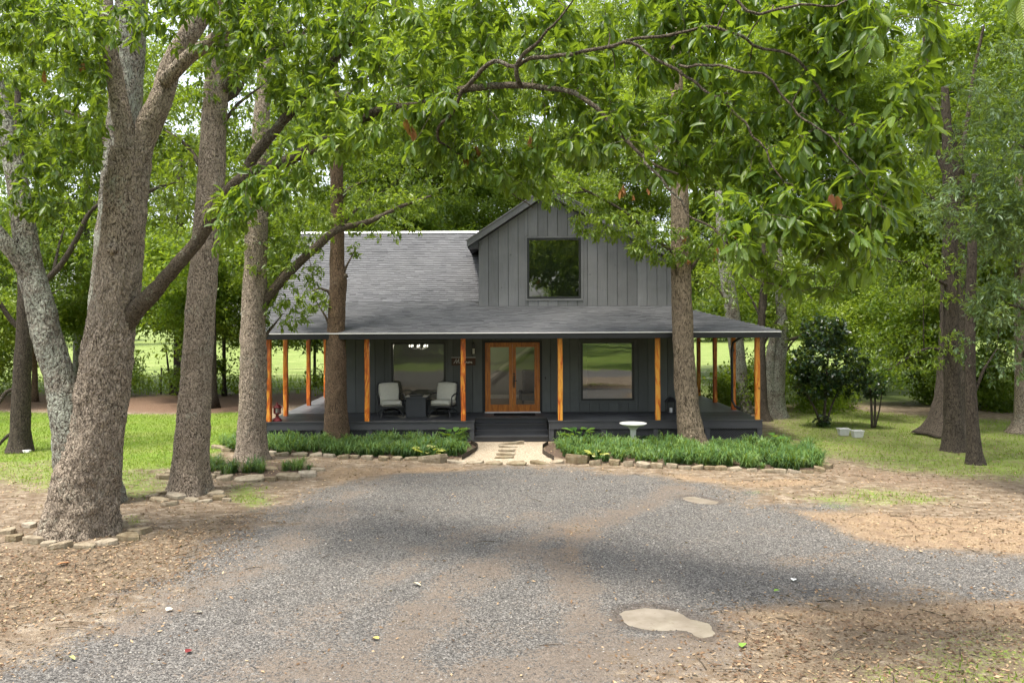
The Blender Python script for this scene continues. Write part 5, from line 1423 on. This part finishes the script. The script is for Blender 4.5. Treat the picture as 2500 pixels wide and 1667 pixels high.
ng.interface.new_socket('Geometry', in_out='OUTPUT', socket_type='NodeSocketGeometry')
gi, go = ng.nodes.new('NodeGroupInput'), ng.nodes.new('NodeGroupOutput')
ci = ng.nodes.new('GeometryNodeCollectionInfo'); ci.inputs['Collection'].default_value = clumps
ci.inputs['Separate Children'].default_value = True; ci.inputs['Reset Children'].default_value = True
ip = ng.nodes.new('GeometryNodeInstanceOnPoints'); ip.inputs['Pick Instance'].default_value = True
def named(nm, dt):
    q = ng.nodes.new('GeometryNodeInputNamedAttribute'); q.data_type = dt; q.inputs['Name'].default_value = nm
    return q.outputs['Attribute']
ng.links.new(gi.outputs[0], ip.inputs['Points']); ng.links.new(ci.outputs[0], ip.inputs['Instance'])
ng.links.new(named('pick','INT'), ip.inputs['Instance Index']); ng.links.new(named('rot','FLOAT_VECTOR'), ip.inputs['Rotation']); ng.links.new(named('scl','FLOAT_VECTOR'), ip.inputs['Scale'])
ng.links.new(ip.outputs[0], go.inputs[0])
def foliage_mass(name, label, blobs, size=1.0, tshift=0.0):
    P, S, T_ = [], [], []
    for c, r, n in blobs:
        k = max(2, int(n))
        P.append(ell_points(k, c, np.array(r)*.9, .45)); S.append(size*rng.uniform(.75,1.25,k)); T_.append(np.full(k, rng.normal()*.13))
    P = np.concatenate(P); S = np.concatenate(S); n = len(P)
    T_ = np.clip(.45+np.concatenate(T_)+tshift+(fbm(P[:,0]*.3+P[:,2]*.2, P[:,1]*.3+P[:,2]*.25, 2)-.5)*1.3+rng.normal(size=n)*.08, .05, 1)
    me = bpy.data.meshes.new(name); me.vertices.add(n); me.vertices.foreach_set('co', P.astype(np.float32).ravel())
    rot = np.stack([rng.normal(size=n)*.25, rng.normal(size=n)*.25, rng.uniform(0,2*PI,n)], -1)
    for nm, dt, key, val in (('rot','FLOAT_VECTOR','vector',rot), ('scl','FLOAT_VECTOR','vector',np.repeat(S[:,None],3,1)), ('itint','FLOAT','value',T_), ('pick','INT','value',rng.integers(0,4,n))):
        at = me.attributes.new(nm, dt, 'POINT'); at.data.foreach_set(key, np.ascontiguousarray(val, dtype=np.int32 if dt == 'INT' else np.float32).ravel())
    me.materials.append(M['leaf_wood']); me.update()
    o = link(name, me); md = o.modifiers.new('clumps', 'NODES'); md.node_group = ng
    return tag(o, label, None, None, 'stuff')
bl1 = []
def ring(n, x, y, z, rx, rz, k):
    for _ in range(n):
        R = rng.uniform(*rx); bl1.append(((rng.uniform(*x), rng.uniform(*y), rng.uniform(*z)), (R, R, rng.uniform(*rz)), k))
ring(34, (-32,-7), (33,47), (4.8,13), (1.8,3.0), (1.0,1.8), 9)      # left wood, raised crowns
ring(14, (-46,-20), (27,42), (1.5,10), (2.0,3.2), (1.2,2.0), 11)
ring(12, (-24,-9), (34,42), (3.0,5), (1.0,1.8), (.6,1.0), 8)
ring(60, (-12,15), (42,58), (5,21), (2.4,3.8), (1.5,2.3), 20)        # behind the house
ring(34, (-34,-7.5), (35,43), (1.4,4.4), (.8,1.5), (.5,.9), 3)
ring(16, (-34,-7), (38,44), (.2,1.2), (.6,1.2), (.3,.6), 2)
ring(28, (-13,4), (38,46), (5,9.5), (1.8,2.8), (1.2,1.8), 16)
ring(44, (-32,2), (34,52), (10,21), (2.2,3.4), (1.4,2.1), 17)
foliage_mass('woodland', 'sunlit mass of leafy woodland beyond the house on the left', bl1, 1.0, .12)
bl1 = []
ring(60, (9,36), (36,50), (3.8,17), (2.0,3.2), (1.2,2.0), 18)
ring(26, (9,34), (31,39), (2.2,5), (1.2,2.0), (.8,1.4), 8)
ring(9, (7,15), (16,23), (10,13), (1.5,2.4), (.7,1.1), 6)  # foliage added above the right lawn to shade it
ring(46, (8.5,34), (29.5,37), (.5,5), (.9,1.7), (.6,1.0), 4)
ring(34, (13.5,27), (24,33), (4.5,14), (1.5,2.5), (.9,1.6), 16)
ring(50, (6,38), (34,52), (8,21), (2.2,3.6), (1.5,2.2), 18)
ring(26, (8.5,34), (31.5,37), (.2,1.2), (.8,1.5), (.5,.9), 4)
foliage_mass('woodland', 'dense green woodland closing off the right side of the lawn', bl1, .9, .05)
bl1 = []
ring(70, (-130,130), (110,150), (3,17), (6,10), (4,6), 14)
foliage_mass('far_treeline', 'distant treeline across the bright field', bl1, 3.6)
bl1 = []
ring(26, (-24,-3.5), (-30,-9), (1.0,9), (1.8,3.0), (1.4,2.2), 14)
ring(56, (0,24), (-62,-7), (8,14), (2.2,3.4), (1.2,2), 12)  # unseen trunkless foliage, added to shade the lawn mirrored in the right window
ring(40, (-60,60), (-75,-62), (5,16), (4,7), (3,5), 12)
foliage_mass('woodland', 'trees mirrored in the porch windows, with unseen foliage added to shade the lawn', bl1, 1.6)

# ------------------------------------------------------------------ beds: liriope, hosta, small plants
def blades(C, nb, Lr, w, mat, name, label, lean=.55, parent=None, tsh=0):
    n = len(C)*nb; P = np.repeat(C, nb, 0) + rng.normal(size=(n,3))*np.array([.035,.035,0])
    a = rng.uniform(0, 2*PI, n); out = np.stack([np.cos(a), np.sin(a), np.zeros(n)], -1)
    cs = np.repeat(np.clip(rng.normal(1,.2,len(C))+(fbm(C[:,0]*1.1,C[:,1]*1.1,3)-.5)*.6,.55,1.5), nb)
    L = (rng.uniform(*Lr, n)*cs)[:,None]; ln_ = (rng.random((n,1))**.7)*lean+.12
    side = np.stack([-np.sin(a), np.cos(a), np.zeros(n)], -1)*w/2
    Z = np.array([0,0,1.])
    p1 = P + Z*L*.55*(1-.25*ln_) + out*L*ln_*.30
    p2 = P + Z*L*(.92-.45*ln_) + out*L*ln_*.85
    p3 = P + Z*L*(.95-1.0*ln_) + out*L*ln_*1.35
    V = np.stack([P-side*.7, P+side*.7, p1-side, p1+side, p2-side*.75, p2+side*.75, p3], 1).reshape(-1,3)
    f = np.array([(0,1,3),(0,3,2),(2,3,5),(2,5,4),(4,5,6)])
    Fc = (f[None]+(np.arange(n)*7)[:,None,None]).reshape(-1)
    cl = fbm(P[:,0]*1.7, P[:,1]*1.7, 2)
    t = np.repeat(np.clip(.42+(cl-.5)*1.2+rng.normal(size=n)*.27+np.repeat(rng.normal(0,.12,len(C)),nb)+tsh,0,1), 7)
    return tag(link(name, raw_mesh(name, V, Fc, 3, mat, t)), label, None, None, 'stuff')
def scatter_poly(poly, n, inset=.1):
    P = np.array(poly); lo, hi = P.min(0), P.max(0); out = np.zeros((0,2))
    while len(out) < n:
        q = rng.uniform(lo, hi, (n*3,2)); q = q[sdist(q[:,0], q[:,1], poly) > inset]; out = np.concatenate([out, q])
    q = out[:n]; return np.concatenate([q, np.full((n,1), -.01)], 1)
CL = scatter_poly(P_bedL, 360, .12); CL = CL[(CL[:,0] < -1.05) & (CL[:,1] < 24.2)]; CL = CL[~((np.abs(CL[:,0]-B[0]) < 0))]
t4 = G(820,1081); CL = CL[np.hypot(CL[:,0]-t4.x, CL[:,1]-t4.y) > .38]
blades(CL, 40, (.22,.42), .021, M['liriope'], 'liriope', 'dense arching liriope filling the bed left of the steps')
CR = scatter_poly(P_bedR, 470, .12); t6 = G(1680,1086); bbp = G(1546,1090)
CR = CR[(np.hypot(CR[:,0]-t6.x, CR[:,1]-t6.y) > .40) & (np.hypot(CR[:,0]-bbp.x, CR[:,1]-bbp.y) > .22) & (CR[:,0] > 1.45) & (CR[:,1] < np.where(CR[:,0] > 4.6, 23.45, 24.1))]
blades(CR, 40, (.22,.43), .021, M['liriope'], 'liriope', 'dense arching liriope filling the bed right of the steps', tsh=.05)
c3 = [G(x,y) for x, y in ((520,1142),(545,1146),(575,1152),(600,1154),(625,1150),(700,1150),(720,1148),(735,1150),(500,1136),(560,1156),(640,1154),(510,1150))]
c3 = np.array([tuple(p) for p in c3]); c3 = np.concatenate([c3+rng.normal(size=c3.shape)*np.array([.08,.1,0]) for _ in range(3)])
blades(c3, 30, (.22,.36), .015, M['liriope'], 'liriope', 'small dark tufts of liriope around the third trunk', tsh=-.2)
cL2 = np.array([tuple(G(x,y)) for x, y in ((555,1085),(575,1090),(590,1084),(600,1092),(620,1088),(565,1094),(545,1090),(635,1092),(580,1082),(610,1096))])
blades(cL2, 46, (.28,.42), .016, M['liriope'], 'liriope', 'grey-green liriope tufts left of the third trunk', tsh=.25)
def leafy(name, label, px, py, n, L, mat, hgt, spread=.9, ratio=.34):
    p = G(px, py); t = thing(name, label, 'plant', tuple(p)); 
    for i in range(n):
        a = 2*PI*i/n+rng.uniform(-.3,.3); tilt = rng.uniform(.3,.9)
        d = np.array([math.cos(a)*math.cos(tilt), math.sin(a)*math.cos(tilt), math.sin(tilt)*.4])
        base = np.array([math.cos(a)*.04*spread, math.sin(a)*.04*spread, 0])
        tip = np.array([math.cos(a)*.14*spread, math.sin(a)*.14*spread, hgt*rng.uniform(.5,1)])
        m = MB(); m.tube([base, (base+tip)/2+np.array([0,0,.03]), tip], .005, 4, False)
        m.build('stalk', M['hosta'], t)
        V, Fc, tt = leaf_arrays(tip[None], unit(d[None]), np.array([[0,0,1.]]), np.array([L*rng.uniform(.8,1.2)]), ratio, T12_v, T12_f, np.array([rng.random()]))
        link('leaf', raw_mesh('leaf', V, Fc, 3, mat, tt, True), t)
leafy('hosta', 'broad-leaved hosta beside the left end of the steps', 1108, 1084, 14, .26, M['hosta'], .42, 1.6)
leafy('hosta', 'broad-leaved hosta beside the right end of the steps', 1412, 1084, 16, .28, M['hosta'], .45, 1.7)
leafy('variegated_plant', 'pale yellow variegated plant at the front of the left bed', 1046, 1117, 18, .2, M['varieg'], .22, 1.6)
leafy('variegated_plant', 'small pale variegated plant beside the reddish stone', 1458, 1125, 10, .17, M['varieg'], .22, 1.0)
leafy('elephant_ear', 'single bright green broad leaf rising from the right liriope', 1893, 1100, 3, .26, M['hosta'], .40, .5, .42)

# ------------------------------------------------------------------ lawn, gravel, litter
def sample_mask(n, x, y, fn, power=1.0):
    out = np.zeros((0,2))
    while len(out) < n:
        q = np.stack([rng.uniform(*x, n*2), y[0]*(y[1]/y[0])**rng.random(n*2)], -1)
        w = fn(q[:,0], q[:,1]); out = np.concatenate([out, q[rng.random(len(q)) < w]])
    return out[:n]
def grass_w(X, Y):
    m = masks(X, Y); g = m[1]*(1-m[4])*(1-m[5])*(1-m[0]*.8)
    return np.clip(g-.25,0,1)*np.where(np.abs(X) < .72*Y+2, 1, 0)*sstep(.35,.6,fbm(X*1.3,Y*1.3,4)+g*.4-.1)
q = sample_mask(52000, (-24,26), (8,40), grass_w)
n = len(q); zz = ground_h(q[:,0], q[:,1])
a = rng.uniform(0,2*PI,n); hgt = rng.uniform(.03,.085,n); wd = rng.uniform(.006,.012,n)
side = np.stack([np.cos(a)*wd, np.sin(a)*wd, np.zeros(n)], -1); P = np.concatenate([q, zz[:,None]-.005], 1)
tip = P+np.stack([rng.normal(size=n)*.03, rng.normal(size=n)*.03, hgt], -1)
V = np.stack([P-side, P+side, tip], 1).reshape(-1,3)
tag(link('grass', raw_mesh('grass', V, np.arange(3*n), 3, M['grass'], np.repeat(rng.random(n)*.6+.4*fbm(q[:,0]*.5,q[:,1]*.5,2),3))), 'short lawn grass in sunny patches on both sides of the house', None, None, 'stuff')
# tall grass along the field edge
qx = np.stack([rng.uniform(-34,34,5000), rng.uniform(40,50,5000)], -1); n = len(qx)
P = np.concatenate([qx, np.full((n,1),-.02)],1); a = rng.uniform(0,2*PI,n); wd = .022
side = np.stack([np.cos(a)*wd, np.sin(a)*wd, np.zeros(n)], -1); tip = P+np.stack([rng.normal(size=n)*.12, rng.normal(size=n)*.12, rng.uniform(.15,.6,n)*(.5+fbm(qx[:,0]*.6,qx[:,1]*.6,1))], -1)
tag(link('tall_grass', raw_mesh('tall_grass', np.stack([P-side,P+side,tip],1).reshape(-1,3), np.arange(3*n), 3, M['grass'], np.repeat(rng.random(n),3))), 'unmown grass along the edge of the bright field', None, None, 'stuff')

def mat_pebble():
    m, nt, out = nodes('gravel_stone'); n = N(nt)
    t = n('Attribute', attribute_name='tint').outputs['Fac']
    n.bsdf(out, n.ramp(t, [(0,(.036,.034,.032)),(.4,(.088,.083,.077)),(.75,(.155,.145,.134)),(.95,(.22,.205,.185)),(1,(.38,.36,.32))]), .85, None, .3); return m
M['pebble'] = mat_pebble()
def gravel_w(X, Y):
    m = masks(X, Y); return np.clip(m[0]*1.1-.25-m[3]*.8,0,1)*(.15+.85*sstep(.36,.6,fbm(X*.9+3,Y*.9,0)))*(1-.75*dust_mask(X,Y))*np.where(np.abs(X) < .64*Y+.5, 1, 0)*np.where(sdist(X,Y,P_pud1) > -.03, 0, 1)
q = sample_mask(42000, (-9,10), (7.8,20), gravel_w); n = len(q)
s = rng.uniform(.004,.0125,n)*(1+.6*(rng.random(n) > .96)); zz = ground_h(q[:,0], q[:,1])
oct_ = np.array([(1,0,0),(0,1,0),(-1,0,0),(0,-1,0),(0,0,.7),(0,0,-.5)]); of = np.array([(0,1,4),(1,2,4),(2,3,4),(3,0,4)])
V = oct_[None]*s[:,None,None]*(1+rng.normal(size=(n,6,1))*.25)
a = rng.uniform(0,2*PI,n); ca, sa = np.cos(a)[:,None], np.sin(a)[:,None]
V = np.stack([V[...,0]*ca-V[...,1]*sa, V[...,0]*sa+V[...,1]*ca, V[...,2]], -1)+np.concatenate([q, zz[:,None]+.001],1)[:,None,:]
tag(link('gravel', raw_mesh('gravel', V.reshape(-1,3), (of[None]+(np.arange(n)*6)[:,None,None]).reshape(-1), 3, M['pebble'], np.repeat(rng.random(n),6))), 'loose grey crushed gravel scattered over the driveway', None, None, 'stuff')

M['litter'] = m_leaf('leaf_litter', (.07,.035,.018), (.20,.115,.06), (.45,.32,.19), .1, .8)
def litter_w(X, Y):
    m = masks(X, Y); return np.clip(m[2]*.8+.16-m[1]*.25-m[0]*.36+m[3]*.2,.018,1)*(1-m[4])*np.where(np.abs(X) < .66*Y+1, 1, 0)*np.where(sdist(X,Y,P_pud1) > -.05, 0, 1)
q = sample_mask(34000, (-14,14), (7.8,26), litter_w); n = len(q)
zz = ground_h(q[:,0], q[:,1]); a = rng.uniform(0,2*PI,n)
Dr = unit(np.stack([np.cos(a), np.sin(a), rng.normal(size=n)*.25], -1)); up = unit(np.array([0,0,1.])+rng.normal(size=(n,3))*.35)
V, Fc, t = leaf_arrays(np.concatenate([q, zz[:,None]+.010],1), Dr, up, rng.uniform(.025,.075,n), .22, T2_v, T2_f, rng.random(n)**1.2)
tag(link('leaf_litter', raw_mesh('leaf_litter', V, Fc, 3, M['litter'], t)), 'dry brown leaf litter and chips over the bare soil', None, None, 'stuff')
tw = MB(); q = sample_mask(260, (-9,9), (8,20), litter_w)
for x, y in q:
    a = random.uniform(0,2*PI); L = random.uniform(.08,.4); z = float(ground_h(np.array([x]), np.array([y]))[0])+.012
    b = a+random.uniform(-.5,.5)
    tw.tube([(x,y,z),(x+math.cos(a)*L*.5,y+math.sin(a)*L*.5,z+.01),(x+math.cos(a)*L*.5+math.cos(b)*L*.5,y+math.sin(a)*L*.5+math.sin(b)*L*.5,z)], [.006,.005,.003], 4, False)
tag(tw.build('fallen_twigs', M['bark_limb']), 'broken twigs lying about on soil and gravel', None, None, 'stuff')
def fallen(px, py, L, col, lab, wr=.25):
    p = G(px, py); z = float(ground_h(np.array([p.x]), np.array([p.y]))[0])+.025
    a = random.uniform(0,2*PI); key = 'fallen_%s' % lab.split()[0]
    if key not in M: M[key] = m_plain(key, col, .7, .2, 20)
    Dv = unit(np.array([[math.cos(a), math.sin(a), .12]]))
    V, Fc, t = leaf_arrays(np.array([[p.x,p.y,z]]), Dv, unit(np.array([[random.uniform(-.3,.3),random.uniform(-.3,.3),1.]])), np.array([L]), wr, T12_v, T12_f, np.array([.5]))
    tag(link('fallen_leaf', raw_mesh('fallen_leaf', V, Fc, 3, M[key], t, True)), lab, 'leaf', 'single fallen leaves')
fallen(420,1494,.10,(.70,.66,.50),'pale dry leaf on the left gravel, larger of a close pair',.4)
fallen(493,1499,.085,(.70,.66,.50),'pale dry leaf on the left gravel, right of a close pair',.35)
fallen(467,1588,.10,(.16,.02,.02),'dark red leaf on the gravel at lower left',.35)
fallen(182,1615,.12,(.42,.45,.12),'greenish yellow leaf on the gravel in the lower left corner',.2)
fallen(1027,1432,.16,(.62,.52,.36),'tan curled leaf on the gravel in the middle foreground',.2)
fallen(911,1558,.085,(.62,.55,.10),'bright yellow leaf on the gravel at bottom centre',.35)
fallen(175,1378,.20,(.42,.19,.08),'large orange-brown leaf below the oak stone ring',.25)
fallen(1890,1453,.10,(.16,.28,.04),'green leaf on the gravel right of the large puddle',.3)
fallen(1811,1582,.12,(.14,.26,.04),'green leaf pair on the gravel at the lower right',.35)
fallen(1938,1416,.11,(.75,.74,.70),'white upturned leaf on the gravel right of the sunny patch',.35)
fallen(10,1408,.16,(.45,.5,.2),'pale green leaf at the left picture edge below the oak',.25)

# ------------------------------------------------------------------ wire fence at the field edge
def fence(label, x0, x1, Y, n):
    t = thing('wire_fence', label, 'fence', (x0, Y, 0))
    for i in range(n):
        x = (x1-x0)*i/(n-1); m = MB(); m.tube([(x,0,-.1),(x+random.uniform(-.04,.04),0,1.25)], .035, 6); m.build('post', M['bark_dark'], t)
    for z in (.25,.55,.85,1.15):
        m = MB(); m.tube([(0,0,z),(x1-x0,0,z)], .006, 4); m.build('wire', M['concrete'], t)
fence('low wire fence with thin posts along the left field edge', -30, -7, 40.5, 11)
fence('low wire fence behind the undergrowth on the right', 9, 34, 41.5, 10)
